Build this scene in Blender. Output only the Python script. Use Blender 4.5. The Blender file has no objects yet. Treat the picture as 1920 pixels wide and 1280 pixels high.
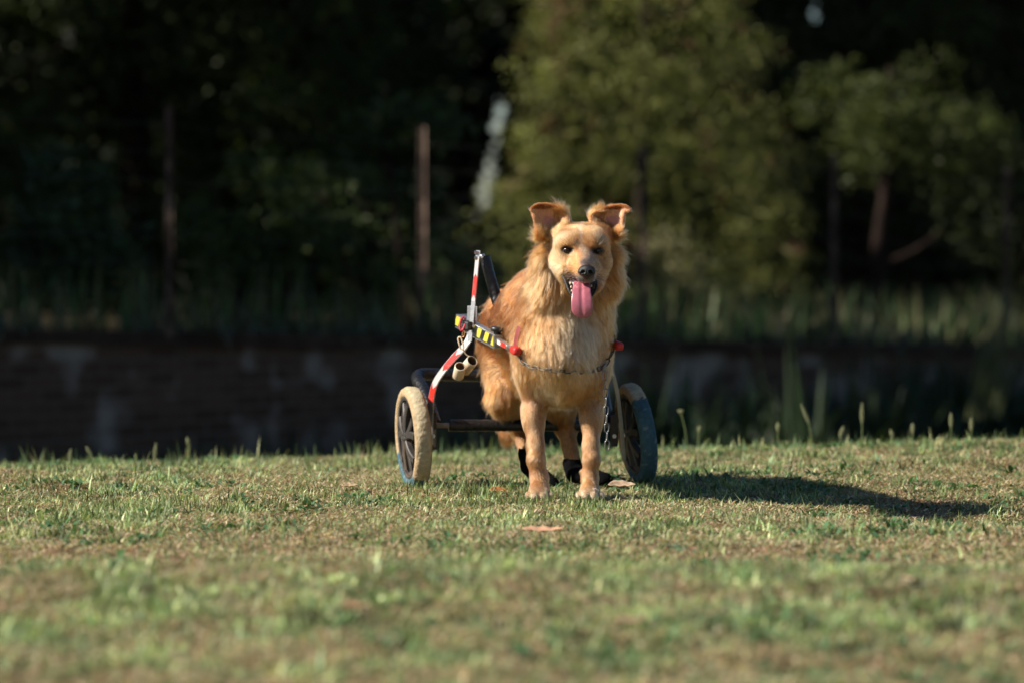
import bpy, bmesh, math, random
import numpy as np
from mathutils import Vector, Matrix, kdtree
rng = np.random.default_rng(7)
R = math.radians
S = bpy.context.scene
COL = S.collection

# ------------------------------------------------------------------ camera
CAM_H, FPX, HOR = 0.75, 7200.0, 460.0
cam = bpy.data.cameras.new('camera'); camo = bpy.data.objects.new('camera', cam); COL.objects.link(camo)
S.camera = camo
camo.location = (0, 0, CAM_H)
camo.rotation_euler = (R(90) - math.atan((640 - HOR) / FPX), 0, 0)
cam.lens = 135; cam.sensor_width = 36; cam.clip_start = 0.1; cam.clip_end = 2000
cam.dof.use_dof = True; cam.dof.focus_distance = 11.2; cam.dof.aperture_fstop = 2.4
cam.dof.aperture_blades = 0

# ------------------------------------------------------------------ world and sun
SUN_EL, SUN_AZ = 34.3, 13.0          # light travels towards +X and, by SUN_AZ degrees, away from the camera
to_sun = Vector((-math.cos(R(SUN_EL)) * math.cos(R(SUN_AZ)), -math.cos(R(SUN_EL)) * math.sin(R(SUN_AZ)), math.sin(R(SUN_EL))))
W = bpy.data.worlds.new('World'); S.world = W; W.use_nodes = True
wn = W.node_tree.nodes; wl = W.node_tree.links
sky = wn.new('ShaderNodeTexSky'); sky.sky_type = 'NISHITA'; sky.sun_disc = False
sky.sun_elevation = R(SUN_EL); sky.sun_rotation = math.atan2(to_sun.x, to_sun.y)
sky.ozone_density = 4.0; sky.dust_density = 0.4
bg = wn['Background']; bg.inputs['Strength'].default_value = 0.05
wl.new(sky.outputs[0], bg.inputs['Color'])
sl = bpy.data.lights.new('sun', 'SUN'); sl.energy = 5.0; sl.angle = R(0.5); sl.color = (1.0, 0.93, 0.82)
so = bpy.data.objects.new('sun', sl); COL.objects.link(so)
so.rotation_euler = to_sun.to_track_quat('Z', 'Y').to_euler()
S.view_settings.view_transform = 'Standard'; S.view_settings.look = 'None'
S.view_settings.exposure = 1.0; S.view_settings.gamma = 1.0
S.cycles.use_denoising = True
S.cycles.max_bounces = 10; S.cycles.transparent_max_bounces = 8
S.cycles.sample_clamp_indirect = 4.0

# ------------------------------------------------------------------ helpers
def P(px, py, Y):
    """a point of the place seen in the photograph at (px, py) and standing Y metres away"""
    return np.array([(px - 960) * Y / FPX, Y, CAM_H - (py - HOR) * Y / FPX])

def lin(r, g, b):
    f = lambda c: (c / 255 / 12.92) if c / 255 <= 0.04045 else ((c / 255 + 0.055) / 1.055) ** 2.4
    return (f(r), f(g), f(b), 1.0)

def tag(o, label=None, cat=None, group=None, kind=None):
    if label: o['label'] = label
    if cat: o['category'] = cat
    if group: o['group'] = group
    if kind: o['kind'] = kind
    return o

def empty(name, loc=(0, 0, 0), rot=(0, 0, 0)):
    o = bpy.data.objects.new(name, None); COL.objects.link(o); o.location = loc; o.rotation_euler = rot
    o.empty_display_size = 0.1
    return o

def mesh_obj(name, verts, faces, mat=None, parent=None, smooth=True, col=None, uv=None):
    """faces: (n,k) int array or a list; col: (nverts,4); uv: per vertex (n,2)"""
    me = bpy.data.meshes.new(name)
    verts = np.asarray(verts, dtype=np.float32)
    if isinstance(faces, np.ndarray):
        nf, k = faces.shape
        me.vertices.add(len(verts)); me.vertices.foreach_set('co', verts.ravel())
        me.loops.add(nf * k); me.loops.foreach_set('vertex_index', faces.astype(np.int32).ravel())
        me.polygons.add(nf); me.polygons.foreach_set('loop_start', np.arange(nf, dtype=np.int32) * k)
        me.update(calc_edges=True)
    else:
        me.from_pydata([tuple(v) for v in verts.tolist()], [], faces); me.update()
    if smooth: me.polygons.foreach_set('use_smooth', np.ones(len(me.polygons), dtype=bool))
    if col is not None:
        a = me.color_attributes.new('Col', 'FLOAT_COLOR', 'POINT'); a.data.foreach_set('color', np.asarray(col, dtype=np.float32).ravel())
    if uv is not None:
        l = me.uv_layers.new(name='UVMap'); vi = np.empty(len(me.loops), dtype=np.int32)
        me.loops.foreach_get('vertex_index', vi); l.data.foreach_set('uv', np.asarray(uv, dtype=np.float32)[vi].ravel())
    o = bpy.data.objects.new(name, me); COL.objects.link(o)
    if mat: me.materials.append(mat)
    if parent: o.parent = parent
    return o

class MB:
    """collects pieces of ONE part"""
    def __init__(s): s.v = []; s.f = []; s.uv = []; s.c = []; s.n = 0
    def add(s, v, f, uv=None, col=None):
        v = np.asarray(v, float)
        s.v.append(v); s.f += [tuple(int(i) + s.n for i in q) for q in f]
        s.uv.append(np.zeros((len(v), 2)) if uv is None else np.asarray(uv, float))
        s.c.append(np.ones((len(v), 4)) if col is None else np.broadcast_to(np.asarray(col, float), (len(v), 4)))
        s.n += len(v); return s
    def build(s, name, mat, parent=None, smooth=True, bevel=0, autosmooth=None):
        o = mesh_obj(name, np.vstack(s.v), s.f, mat, parent, smooth, np.vstack(s.c), np.vstack(s.uv))
        if bevel:
            m = o.modifiers.new('bevel', 'BEVEL'); m.width = bevel; m.segments = 2; m.limit_method = 'ANGLE'; m.angle_limit = R(40)
        if autosmooth is not None:
            m2 = o.modifiers.new('wn', 'WEIGHTED_NORMAL')
        return o

def norm(a): 
    a = np.asarray(a, float); return a / (np.linalg.norm(a, axis=-1, keepdims=True) + 1e-12)

def spline(pts, n=8):
    pts = np.asarray(pts, float); out = []
    Q = np.vstack([2 * pts[0] - pts[1], pts, 2 * pts[-1] - pts[-2]])
    for i in range(1, len(Q) - 2):
        p0, p1, p2, p3 = Q[i - 1:i + 3]
        for k in range(n):
            t = k / n
            out.append(0.5 * ((2 * p1) + (-p0 + p2) * t + (2 * p0 - 5 * p1 + 4 * p2 - p3) * t * t + (-p0 + 3 * p1 - 3 * p2 + p3) * t ** 3))
    out.append(pts[-1]); return np.array(out)

def sweep(path, prof, up=(0, 0, 1), scale=None, cap=True, closed=False):
    """prof: (m,2) ring in (side, up) axes; -> verts, faces, uv (arc length, perimeter)"""
    path = np.asarray(path, float); prof = np.asarray(prof, float); n, m = len(path), len(prof)
    up = np.asarray(up, float)
    if closed: T = norm(np.roll(path, -1, 0) - np.roll(path, 1, 0))
    else: T = norm(np.gradient(path, axis=0))
    V = []; UV = []
    per = np.concatenate([[0], np.cumsum(np.linalg.norm(np.roll(prof, -1, 0) - prof, axis=1))])[:m]
    arc = np.concatenate([[0], np.cumsum(np.linalg.norm(np.diff(path, axis=0), axis=1))])
    for i in range(n):
        side = np.cross(T[i], up); side = norm(side); u2 = np.cross(side, T[i])
        s = 1.0 if scale is None else scale[i]
        V.append(path[i] + s * (prof[:, :1] * side + prof[:, 1:] * u2)); UV.append(np.stack([np.full(m, arc[i]), per], 1))
    V = np.vstack(V); UV = np.vstack(UV); F = []
    for i in range(n if closed else n - 1):
        a, b = i * m, ((i + 1) % n) * m
        for j in range(m): F.append((a + j, a + (j + 1) % m, b + (j + 1) % m, b + j))
    if cap and not closed:
        F.append(tuple(range(m))[::-1]); F.append(tuple((n - 1) * m + j for j in range(m)))
    return V, F, UV

def circ(r, m=16, ry=None):
    a = np.arange(m) / m * 2 * np.pi; return np.stack([r * np.cos(a), (ry or r) * np.sin(a)], 1)
def rect(w, h, b=0.0):
    w, h = w / 2, h / 2
    if b <= 0: return np.array([(w, -h), (w, h), (-w, h), (-w, -h)])
    return np.array([(w, -h + b), (w, h - b), (w - b, h), (-w + b, h), (-w, h - b), (-w, -h + b), (-w + b, -h), (w - b, -h)])

def lathe(prof, m=48, axis='X', col=None):
    """prof: list of (axial, radius) closed ring around the profile -> torus-like solid"""
    prof = np.asarray(prof, float); k = len(prof); V = []; F = []
    for i in range(m):
        a = 2 * np.pi * i / m
        V.append(np.stack([prof[:, 0], prof[:, 1] * np.cos(a), prof[:, 1] * np.sin(a)], 1))
    V = np.vstack(V)
    for i in range(m):
        for j in range(k):
            F.append((i * k + j, i * k + (j + 1) % k, ((i + 1) % m) * k + (j + 1) % k, ((i + 1) % m) * k + j))
    return V, F

# value noise on points
def vnoise(p, seed=0):
    p = np.asarray(p, float); i = np.floor(p).astype(np.int64); f = p - i; f = f * f * (3 - 2 * f); out = 0
    def h(ix, iy, iz):
        n = (ix * 374761393 + iy * 668265263 + iz * 2147483647 + seed * 974634777) & 0xffffffff
        n = ((n ^ (n >> 13)) * 1274126177) & 0xffffffff
        return ((n ^ (n >> 16)) & 0xffff) / 65535.0
    for dx in (0, 1):
        for dy in (0, 1):
            for dz in (0, 1):
                w = (f[:, 0] if dx else 1 - f[:, 0]) * (f[:, 1] if dy else 1 - f[:, 1]) * (f[:, 2] if dz else 1 - f[:, 2])
                out = out + w * h(i[:, 0] + dx, i[:, 1] + dy, i[:, 2] + dz)
    return out
def fnoise(p, seed=0, o=3):
    s = 0; a = 0.5; t = 0
    for k in range(o): s = s + a * vnoise(np.asarray(p) * 2 ** k + 17.3 * k, seed + k); t += a; a *= 0.5
    return s / t

# ------------------------------------------------------------------ materials
def new_mat(name):
    m = bpy.data.materials.new(name); m.use_nodes = True
    return m, m.node_tree.nodes, m.node_tree.links, m.node_tree.nodes['Principled BSDF']

def pbr(name, color, rough=0.6, metal=0.0, noise=0.0, nscale=30, bump=0.0, bscale=80, spec=0.5, use_col=False, dirt=None, dscale=8, dthr=0.55, coat=0):
    m, N, L, B = new_mat(name)
    B.inputs['Roughness'].default_value = rough; B.inputs['Metallic'].default_value = metal
    B.inputs['Specular IOR Level'].default_value = spec; B.inputs['Coat Weight'].default_value = coat
    tc = N.new('ShaderNodeTexCoord'); src = None
    if use_col:
        a = N.new('ShaderNodeAttribute'); a.attribute_name = 'Col'; src = a.outputs['Color']
    else:
        rg = N.new('ShaderNodeRGB'); rg.outputs[0].default_value = color; src = rg.outputs[0]
    if noise:
        n = N.new('ShaderNodeTexNoise'); n.inputs['Scale'].default_value = nscale; n.inputs['Detail'].default_value = 5
        L.new(tc.outputs['Object'], n.inputs['Vector'])
        mr = N.new('ShaderNodeMapRange'); mr.inputs[1].default_value = 0.3; mr.inputs[2].default_value = 0.7
        mr.inputs[3].default_value = 1 - noise; mr.inputs[4].default_value = 1 + noise
        L.new(n.outputs['Fac'], mr.inputs[0])
        mx = N.new('ShaderNodeMix'); mx.data_type = 'RGBA'; mx.blend_type = 'MULTIPLY'; mx.inputs['Factor'].default_value = 1
        L.new(src, mx.inputs['A']); L.new(mr.outputs[0], mx.inputs['B']); src = mx.outputs['Result']
    if dirt:
        n = N.new('ShaderNodeTexNoise'); n.inputs['Scale'].default_value = dscale; n.inputs['Detail'].default_value = 8
        L.new(tc.outputs['Object'], n.inputs['Vector'])
        mr = N.new('ShaderNodeMapRange'); mr.inputs[1].default_value = dthr - 0.08; mr.inputs[2].default_value = dthr + 0.08
        L.new(n.outputs['Fac'], mr.inputs[0])
        mx = N.new('ShaderNodeMix'); mx.data_type = 'RGBA'; L.new(mr.outputs[0], mx.inputs['Factor'])
        L.new(src, mx.inputs['A']); mx.inputs['B'].default_value = dirt; src = mx.outputs['Result']
    L.new(src, B.inputs['Base Color'])
    if bump:
        n = N.new('ShaderNodeTexNoise'); n.inputs['Scale'].default_value = bscale; n.inputs['Detail'].default_value = 4
        L.new(tc.outputs['Object'], n.inputs['Vector'])
        b = N.new('ShaderNodeBump'); b.inputs['Strength'].default_value = bump; b.inputs['Distance'].default_value = 0.003
        L.new(n.outputs['Fac'], b.inputs['Height']); L.new(b.outputs[0], B.inputs['Normal'])
    return m

def leaf_mat(name, trans=0.4, rough=0.55, spec=0.3):
    m, N, L, B = new_mat(name)
    a = N.new('ShaderNodeAttribute'); a.attribute_name = 'Col'
    B.inputs['Roughness'].default_value = rough; B.inputs['Specular IOR Level'].default_value = spec
    L.new(a.outputs['Color'], B.inputs['Base Color'])
    t = N.new('ShaderNodeBsdfTranslucent'); mx = N.new('ShaderNodeMixShader'); mx.inputs[0].default_value = trans
    mul = N.new('ShaderNodeMix'); mul.data_type = 'RGBA'; mul.blend_type = 'MULTIPLY'; mul.inputs['Factor'].default_value = 1
    mul.inputs['B'].default_value = (1.15, 1.2, 0.6, 1); L.new(a.outputs['Color'], mul.inputs['A'])
    L.new(mul.outputs['Result'], t.inputs['Color'])
    L.new(B.outputs[0], mx.inputs[1]); L.new(t.outputs[0], mx.inputs[2]); L.new(mx.outputs[0], N['Material Output'].inputs['Surface'])
    return m

# ------------------------------------------------------------------ ground
def sstep(a, b, x): t = np.clip((x - a) / (b - a), 0, 1); return t * t * (3 - 2 * t)
def ground_z(x, y):
    x = np.asarray(x, float); y = np.asarray(y, float)
    p3 = np.stack([x, y, np.zeros_like(x)], -1).reshape(-1, 3)
    n1 = (fnoise(p3 * [1.3, 1.3, 1], 5) - 0.5).reshape(x.shape); n2 = (fnoise(p3 * [5, 5, 1], 9) - 0.5).reshape(x.shape); n3 = (fnoise(p3 * [17, 17, 1], 19, 2) - 0.5).reshape(x.shape)
    yy = y - 0.25 * n1
    ridge = np.where(yy > 7.9, np.exp(-((yy - 7.9) / 0.45) ** 2), np.exp(-((yy - 7.9) / 0.9) ** 2)) * (0.060 + 0.06 * n1)
    near = np.exp(-(((x - 0.1) / 0.7) ** 2 + ((y - 11.6) / 0.7) ** 2))
    z = ridge + (0.02 * n1 + 0.024 * n2 + 0.022 * n3) * (1 - 0.85 * near)
    z = z + (0.025 * x - 0.024) * sstep(12.3, 14.2, y)
    z = z - 0.085 * np.exp(-((x - 1.6) / 0.75) ** 2) * np.exp(-((y - 11.1) / 0.7) ** 2)
    fall = np.clip(y - 14.1, 0, None)
    z = z - 1.0 * (1 - np.exp(-(fall / 3.6) ** 1.6))
    return z

gx = np.concatenate([np.linspace(-400, -8, 14)[:-1], np.linspace(-8, -3, 20)[:-1], np.linspace(-3, 3, 320)[:-1], np.linspace(3, 8, 20)[:-1], np.linspace(8, 400, 14)])
gy = np.concatenate([np.linspace(-200, 3, 12)[:-1], np.linspace(3, 18, 760)[:-1], np.linspace(18, 30, 40)[:-1], np.linspace(30, 900, 20)])
GX, GY = np.meshgrid(gx, gy, indexing='ij'); GZ = ground_z(GX, GY)
nx, ny = GX.shape
idx = np.arange(nx * ny).reshape(nx, ny)
F = np.stack([idx[:-1, :-1], idx[1:, :-1], idx[1:, 1:], idx[:-1, 1:]], -1).reshape(-1, 4)
m, N, L, B = new_mat('soil_and_thatch')
tc = N.new('ShaderNodeTexCoord')
n1 = N.new('ShaderNodeTexNoise'); n1.inputs['Scale'].default_value = 2.2; n1.inputs['Detail'].default_value = 6; L.new(tc.outputs['Object'], n1.inputs['Vector'])
n2 = N.new('ShaderNodeTexNoise'); n2.inputs['Scale'].default_value = 60; n2.inputs['Detail'].default_value = 6; L.new(tc.outputs['Object'], n2.inputs['Vector'])
cr = N.new('ShaderNodeValToRGB'); e = cr.color_ramp.elements
e[0].position = 0.3; e[0].color = (0.07, 0.042, 0.024, 1); e[1].position = 0.75; e[1].color = (0.32, 0.20, 0.12, 1)
L.new(n2.outputs['Fac'], cr.inputs[0])
mx = N.new('ShaderNodeMix'); mx.data_type = 'RGBA'; mx.inputs['B'].default_value = (0.15, 0.16, 0.07, 1)
mr = N.new('ShaderNodeMapRange'); mr.inputs[1].default_value = 0.45; mr.inputs[2].default_value = 0.6; L.new(n1.outputs['Fac'], mr.inputs[0])
L.new(mr.outputs[0], mx.inputs['Factor']); L.new(cr.outputs[0], mx.inputs['A']); L.new(mx.outputs['Result'], B.inputs['Base Color'])
B.inputs['Roughness'].default_value = 0.95; B.inputs['Specular IOR Level'].default_value = 0.1
bp = N.new('ShaderNodeBump'); bp.inputs['Strength'].default_value = 0.8; bp.inputs['Distance'].default_value = 0.01; L.new(n2.outputs['Fac'], bp.inputs['Height']); L.new(bp.outputs[0], B.inputs['Normal'])
soil = m
g = mesh_obj('ground', np.stack([GX, GY, GZ], -1).reshape(-1, 3), F, soil); tag(g, kind='structure')

# ------------------------------------------------------------------ lawn
GREENS = np.array([[0.235, 0.305, 0.115], [0.32, 0.37, 0.165], [0.13, 0.195, 0.075], [0.44, 0.45, 0.23], [0.19, 0.285, 0.14]])
DRY = np.array([[0.58, 0.44, 0.27], [0.46, 0.31, 0.19], [0.66, 0.55, 0.37], [0.34, 0.20, 0.11], [0.50, 0.44, 0.24]])

def blades(bx, by, length, width, lean, az, colr, bz=None, curl=0.6, roll=None):
    n = len(bx); bz = ground_z(bx, by) - 0.003 if bz is None else bz
    d = np.stack([np.cos(az), np.sin(az), np.zeros(n)], 1)
    ra = az + np.pi / 2 if roll is None else roll
    w = np.stack([np.cos(ra), np.sin(ra), np.zeros(n)], 1)
    base = np.stack([bx, by, bz], 1); V = []
    for t, wf in ((0, 1.0), (0.5, 0.85)):
        a = lean * (1 + curl * t) ; 
        c = base + d * (length * t * np.sin(a * 0.8))[:, None]; c[:, 2] += length * t * np.cos(a * 0.8)
        V += [c - w * (width * wf / 2)[:, None], c + w * (width * wf / 2)[:, None]]
    a = lean * (1 + curl)
    c = base + d * (length * (0.5 * np.sin(lean) + 0.5 * np.sin(a)))[:, None]; c[:, 2] += length * (0.5 * np.cos(lean) + 0.5 * np.cos(a))
    V.append(c)
    V = np.stack(V, 1)                                  # n,5,3
    o = np.arange(n)[:, None] * 5
    T = np.concatenate([o + [0, 1, 3], o + [0, 3, 2], o + [2, 3, 4]], 0)
    C = np.concatenate([np.repeat(colr[:, None, :], 5, 1), np.ones((n, 5, 1))], 2)
    C[:, :2, :3] *= 0.8
    return V.reshape(-1, 3), T, C.reshape(-1, 4)

LAWN_Y0, LAWN_Y1 = 5.0, 17.6
def lawn_points(n, y0, y1, extra=0.5):
    y = rng.uniform(y0, y1, n); hw = y * 0.1335 + extra
    k = rng.uniform(0, 1, n) < hw / (y1 * 0.1335 + extra)
    y = y[k]; hw = hw[k]; return rng.uniform(-1, 1, len(y)) * hw, y

Vs, Ts, Cs = [], [], []; off = 0
def put(V, T, C):
    global off
    Vs.append(V); Ts.append(T + off); Cs.append(C); off += len(V)

def dryness(x, y):
    p = np.stack([x, y, np.zeros_like(x)], 1)
    a = fnoise(p * [1.6, 1.1, 1], 21, 3); b = fnoise(p * [9, 7, 1], 31, 3)
    band = np.exp(-((y - 9.3 - 0.25 * (a - .5)) / 0.45) ** 2) * 0.50       # the worn strip behind the low ridge
    green_near = -0.16 * np.exp(-((y - 7.8) / 0.5) ** 2) + -0.12 * sstep(12.3, 14, y)
    return (a * 0.5 + b * 0.5 - 0.5) * 4.8 + 0.59 + 0.04 * (1 - sstep(7.2, 7.9, y)) + band + green_near

for (n, y0, y1) in ((280000, 6.0, 8.4), (560000, 8.4, 13.2), (240000, 13.2, 15.8)):
    x, y = lawn_points(n, y0, y1); dr = dryness(x, y)
    p = np.stack([x, y, np.zeros_like(x)], 1)
    tuft = fnoise(p * [9, 9, 1], 77, 2)
    isdry = rng.uniform(0, 1, len(x)) < np.clip(dr, 0.08, 0.92)
    thin = np.clip(1.25 - 0.75 * np.clip(dr - 0.6, 0, 1.3), 0.28, 1)
    k = rng.uniform(0, 1, len(x)) < thin
    x, y, dr, tuft, isdry = x[k], y[k], dr[k], tuft[k], isdry[k]; n = len(x)
    ln = rng.gamma(5, 0.0034, n) * (0.75 + 1.3 * np.clip(tuft - 0.45, 0, 1) * 2.2)
    ln = np.where(isdry, ln * 0.72, ln); ln = np.clip(ln, 0.008, 0.075)
    wd = rng.uniform(0.0022, 0.0056, n) * np.where(y < 8.4, 1.15, 1.0)
    lean = np.abs(rng.normal(0.35, 0.65, n)) + np.where(isdry, 0.6, 0.2); lean = np.clip(lean, 0, 1.52)
    az = rng.uniform(0, 2 * np.pi, n)
    gi = rng.integers(0, 5, n); hue = fnoise(np.stack([x, y, x * 0], 1) * [2.2, 2.2, 1], 55, 2)[:, None]
    cg = GREENS[gi] * (0.55 + 0.75 * rng.uniform(0, 1, (n, 1))) * (1 - 0.25 * (hue - 0.5)) + (hue - 0.5) * np.array([0.05, 0.02, -0.01])
    cd = DRY[rng.integers(0, 5, n)] * rng.uniform(0.5, 1.15, (n, 1))
    pv = fnoise(np.stack([x, y, x * 0], 1) * [11, 8, 1], 65, 3)[:, None]; pw = fnoise(np.stack([x, y, x * 0], 1) * [34, 30, 1], 66, 2)[:, None]
    c = np.where(isdry[:, None], cd, np.clip(cg, 0.01, 1)) * np.clip(1 + 2.2 * (pv - .5) + 1.8 * (pw - .5), .25, 1.9)
    put(*blades(x, y, ln, wd, lean, az, c, roll=az + np.pi / 2 + rng.normal(0, 0.5, n)))
# matted thatch: dry blades and clippings lying flat
for (n, y0, y1) in ((130000, 6.0, 8.4), (300000, 8.4, 13.2), (90000, 13.2, 15.8)):
    x, y = lawn_points(n, y0, y1); dr = dryness(x, y); k = rng.uniform(0, 1, len(x)) < np.clip(dr + .15, .15, 1) * np.clip(1.7 - .8 * dr, .4, 1); x, y = x[k], y[k]; n = len(x)
    az = rng.uniform(0, 6.28, n); c = DRY[rng.integers(0, 5, n)] * rng.uniform(.45, 1.2, (n, 1)); g_ = rng.uniform(0, 1, n) < .25; c[g_] = GREENS[rng.integers(0, 5, g_.sum())] * .8
    put(*blades(x, y, rng.uniform(.010, .034, n), rng.uniform(.0022, .0058, n), rng.uniform(1.1, 1.6, n), az, c, bz=ground_z(x, y) + rng.uniform(-.001, .009, n), curl=.1, roll=az + np.pi / 2 + rng.normal(0, .6, n)))
# taller blades close round the paws and the wheels
for (cx, cy, sx_, sy_, n) in ((-.02, 11.5, .30, .10, 420), (.24, 11.35, .16, .10, 260), (.08, 11.16, .16, .03, 170), (.25, 11.16, .10, .03, 120), (.12, 11.65, .30, .12, 420), (-.28, 11.66, .10, .04, 160), (.42, 11.82, .12, .05, 200), (.9, 11.75, .35, .15, 300)):
    x = rng.normal(cx, sx_, n); y = rng.normal(cy, sy_, n); k = ~((np.abs(x + .04) < .06) & (y < 11.62)) & ~((np.abs(x - .33) < .07) & (y < 11.9)); x, y = x[k], y[k]; n = len(x); c = GREENS[rng.integers(0, 3, n)] * rng.uniform(0.4, 1.1, (n, 1))
    put(*blades(x, y, rng.uniform(0.02, 0.055, n), rng.uniform(0.002, 0.0042, n), np.abs(rng.normal(0.45, 0.35, n)), rng.uniform(0, 6.28, n), c))
# longer tufts
x0, y0 = lawn_points(3200, 6, 15)
k = fnoise(np.stack([x0, y0, x0 * 0], 1) * [2, 2, 1], 91, 2) > 0.5; x0, y0 = x0[k], y0[k]
m_ = 14; x = np.repeat(x0, m_) + rng.normal(0, 0.012, len(x0) * m_); y = np.repeat(y0, m_) + rng.normal(0, 0.012, len(x0) * m_); n = len(x)
c = GREENS[rng.integers(0, 3, n)] * np.repeat(rng.uniform(0.35, 1.1, (len(x0), 1)), m_, 0)
put(*blades(x, y, rng.uniform(0.022, 0.055, n), rng.uniform(0.0025, 0.0045, n), np.abs(rng.normal(0.5, 0.35, n)), rng.uniform(0, 6.28, n), c))
# flat broad little leaves (clover, plantain)
x0, y0 = lawn_points(3200, 6, 15)
k = fnoise(np.stack([x0, y0, x0 * 0], 1) * [1.7, 1.7, 1], 191, 2) > 0.52; x0, y0 = x0[k], y0[k]
m_ = 9; x = np.repeat(x0, m_) + rng.normal(0, 0.02, len(x0) * m_); y = np.repeat(y0, m_) + rng.normal(0, 0.02, len(x0) * m_); n = len(x)
c = np.array([[0.06, 0.14, 0.05]]) * rng.uniform(0.7, 1.5, (n, 1)) + np.array([[0.02, 0.01, 0.02]]) * rng.uniform(0, 1, (n, 1))
put(*blades(x, y, rng.uniform(0.018, 0.038, n), rng.uniform(0.007, 0.014, n), rng.uniform(0.6, 1.2, n), rng.uniform(0, 6.28, n), c, bz=ground_z(x, y) + rng.uniform(0, 0.012, n)))
# longer straggling grass along the crest
n = 1500; x = rng.uniform(-3, 3, n); y = 14.5 + rng.normal(0, 0.4, n)
k = fnoise(np.stack([x * 1.5, y, x * 0], 1), 44, 2) > 0.42; x, y = x[k], y[k]; n = len(x)
c = GREENS[rng.integers(0, 5, n)] * rng.uniform(0.7, 1.2, (n, 1))
put(*blades(x, y, rng.uniform(0.03, 0.09, n) * np.where(x < 0, 1.15, 0.8), rng.uniform(0.003, 0.006, n), np.abs(rng.normal(0.2, 0.3, n)), rng.uniform(0, 6.28, n), c))
grass_m = leaf_mat('grass_blade', 0.25, 0.5, 0.28)
o = mesh_obj('lawn_grass', np.vstack(Vs), np.vstack(Ts), grass_m, smooth=False, col=np.vstack(Cs))
tag(o, 'short patchy green and straw coloured lawn grass under the dog', 'grass', kind='stuff')

# ------------------------------------------------------------------ background: wall, fence, trees
def lineY(X): return 28.45 + 1.17 * X
WD = norm(np.array([1, 1.17, 0.0])); WN = np.array([WD[1], -WD[0], 0.0])       # along the wall; towards the camera
def wallpt(s, off=0.0, z=0.0): p = np.array([0, 28.45, 0.0]) + WD * s + WN * off; p[2] = z; return p
TOPZ = lambda s: 0.070 - 0.0290 * s
bw = empty('brick_wall', (0, 28.45, -1.0)); tag(bw, 'low dark brick and stone wall with pale patches behind the lawn', 'wall')
def to_local_(o, par): o.parent = par; o.matrix_parent_inverse = Matrix.Translation(-Vector(par.location)); return o
m, N, L, B = new_mat('old_brick')
uv = N.new('ShaderNodeUVMap'); br = N.new('ShaderNodeTexBrick'); L.new(uv.outputs[0], br.inputs['Vector'])
br.inputs['Scale'].default_value = 1; br.inputs['Brick Width'].default_value = .27; br.inputs['Row Height'].default_value = .085; br.inputs['Mortar Size'].default_value = .012
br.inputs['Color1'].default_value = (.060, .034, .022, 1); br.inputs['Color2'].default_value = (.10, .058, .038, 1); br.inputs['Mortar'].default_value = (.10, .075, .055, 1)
b2 = N.new('ShaderNodeTexBrick'); L.new(uv.outputs[0], b2.inputs['Vector']); b2.inputs['Scale'].default_value = 1; b2.inputs['Brick Width'].default_value = .46; b2.inputs['Row Height'].default_value = .23
b2.inputs['Color1'].default_value = (0, 0, 0, 1); b2.inputs['Color2'].default_value = (1, 1, 1, 1); b2.inputs['Mortar'].default_value = (.3, .3, .3, 1); b2.inputs['Mortar Size'].default_value = .01
nz = N.new('ShaderNodeTexNoise'); nz.inputs['Scale'].default_value = 1.6; nz.inputs['Detail'].default_value = 4; L.new(uv.outputs[0], nz.inputs['Vector'])
ad = N.new('ShaderNodeMath'); ad.operation = 'MULTIPLY_ADD'; L.new(b2.outputs['Color'], ad.inputs[0]); ad.inputs[1].default_value = .10; L.new(nz.outputs['Fac'], ad.inputs[2])
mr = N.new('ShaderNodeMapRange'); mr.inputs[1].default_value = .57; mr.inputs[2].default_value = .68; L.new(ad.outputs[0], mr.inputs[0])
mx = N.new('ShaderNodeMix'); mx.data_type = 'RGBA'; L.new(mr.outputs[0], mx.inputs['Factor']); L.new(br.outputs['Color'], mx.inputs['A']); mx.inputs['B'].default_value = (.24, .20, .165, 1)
L.new(mx.outputs['Result'], B.inputs['Base Color']); B.inputs['Roughness'].default_value = .95; B.inputs['Specular IOR Level'].default_value = .1
bp = N.new('ShaderNodeBump'); bp.inputs['Distance'].default_value = .02; L.new(br.outputs['Fac'], bp.inputs['Height']); bp.invert = True; L.new(bp.outputs[0], B.inputs['Normal'])
brick = m
ss = np.linspace(-14, 16, 61)
def wall_mesh(off0, off1, z0f, z1f):
    V = []; UV = []
    for s in ss:
        for (o_, z) in ((off0, z0f(s)), (off0, z1f(s)), (off1, z1f(s)), (off1, z0f(s))):
            V.append(wallpt(s, o_, z)); UV.append((s, z))
    Fc = []
    for i in range(len(ss) - 1):
        a, b = i * 4, i * 4 + 4
        for j in range(4): Fc.append((a + j, b + j, b + (j + 1) % 4, a + (j + 1) % 4))
    Fc += [(3, 2, 1, 0), tuple((len(ss) - 1) * 4 + j for j in range(4))]
    return np.array(V), Fc, np.array(UV)
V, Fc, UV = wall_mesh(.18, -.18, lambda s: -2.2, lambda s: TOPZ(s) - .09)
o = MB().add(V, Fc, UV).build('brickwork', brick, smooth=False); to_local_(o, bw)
V, Fc, UV = wall_mesh(.23, -.23, lambda s: TOPZ(s) - .09, lambda s: TOPZ(s))
o = MB().add(V, Fc, UV).build('coping', pbr('coping_stone', (.045, .028, .020, 1), .95, noise=.4, nscale=3, spec=.1), smooth=False); to_local_(o, bw)
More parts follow.
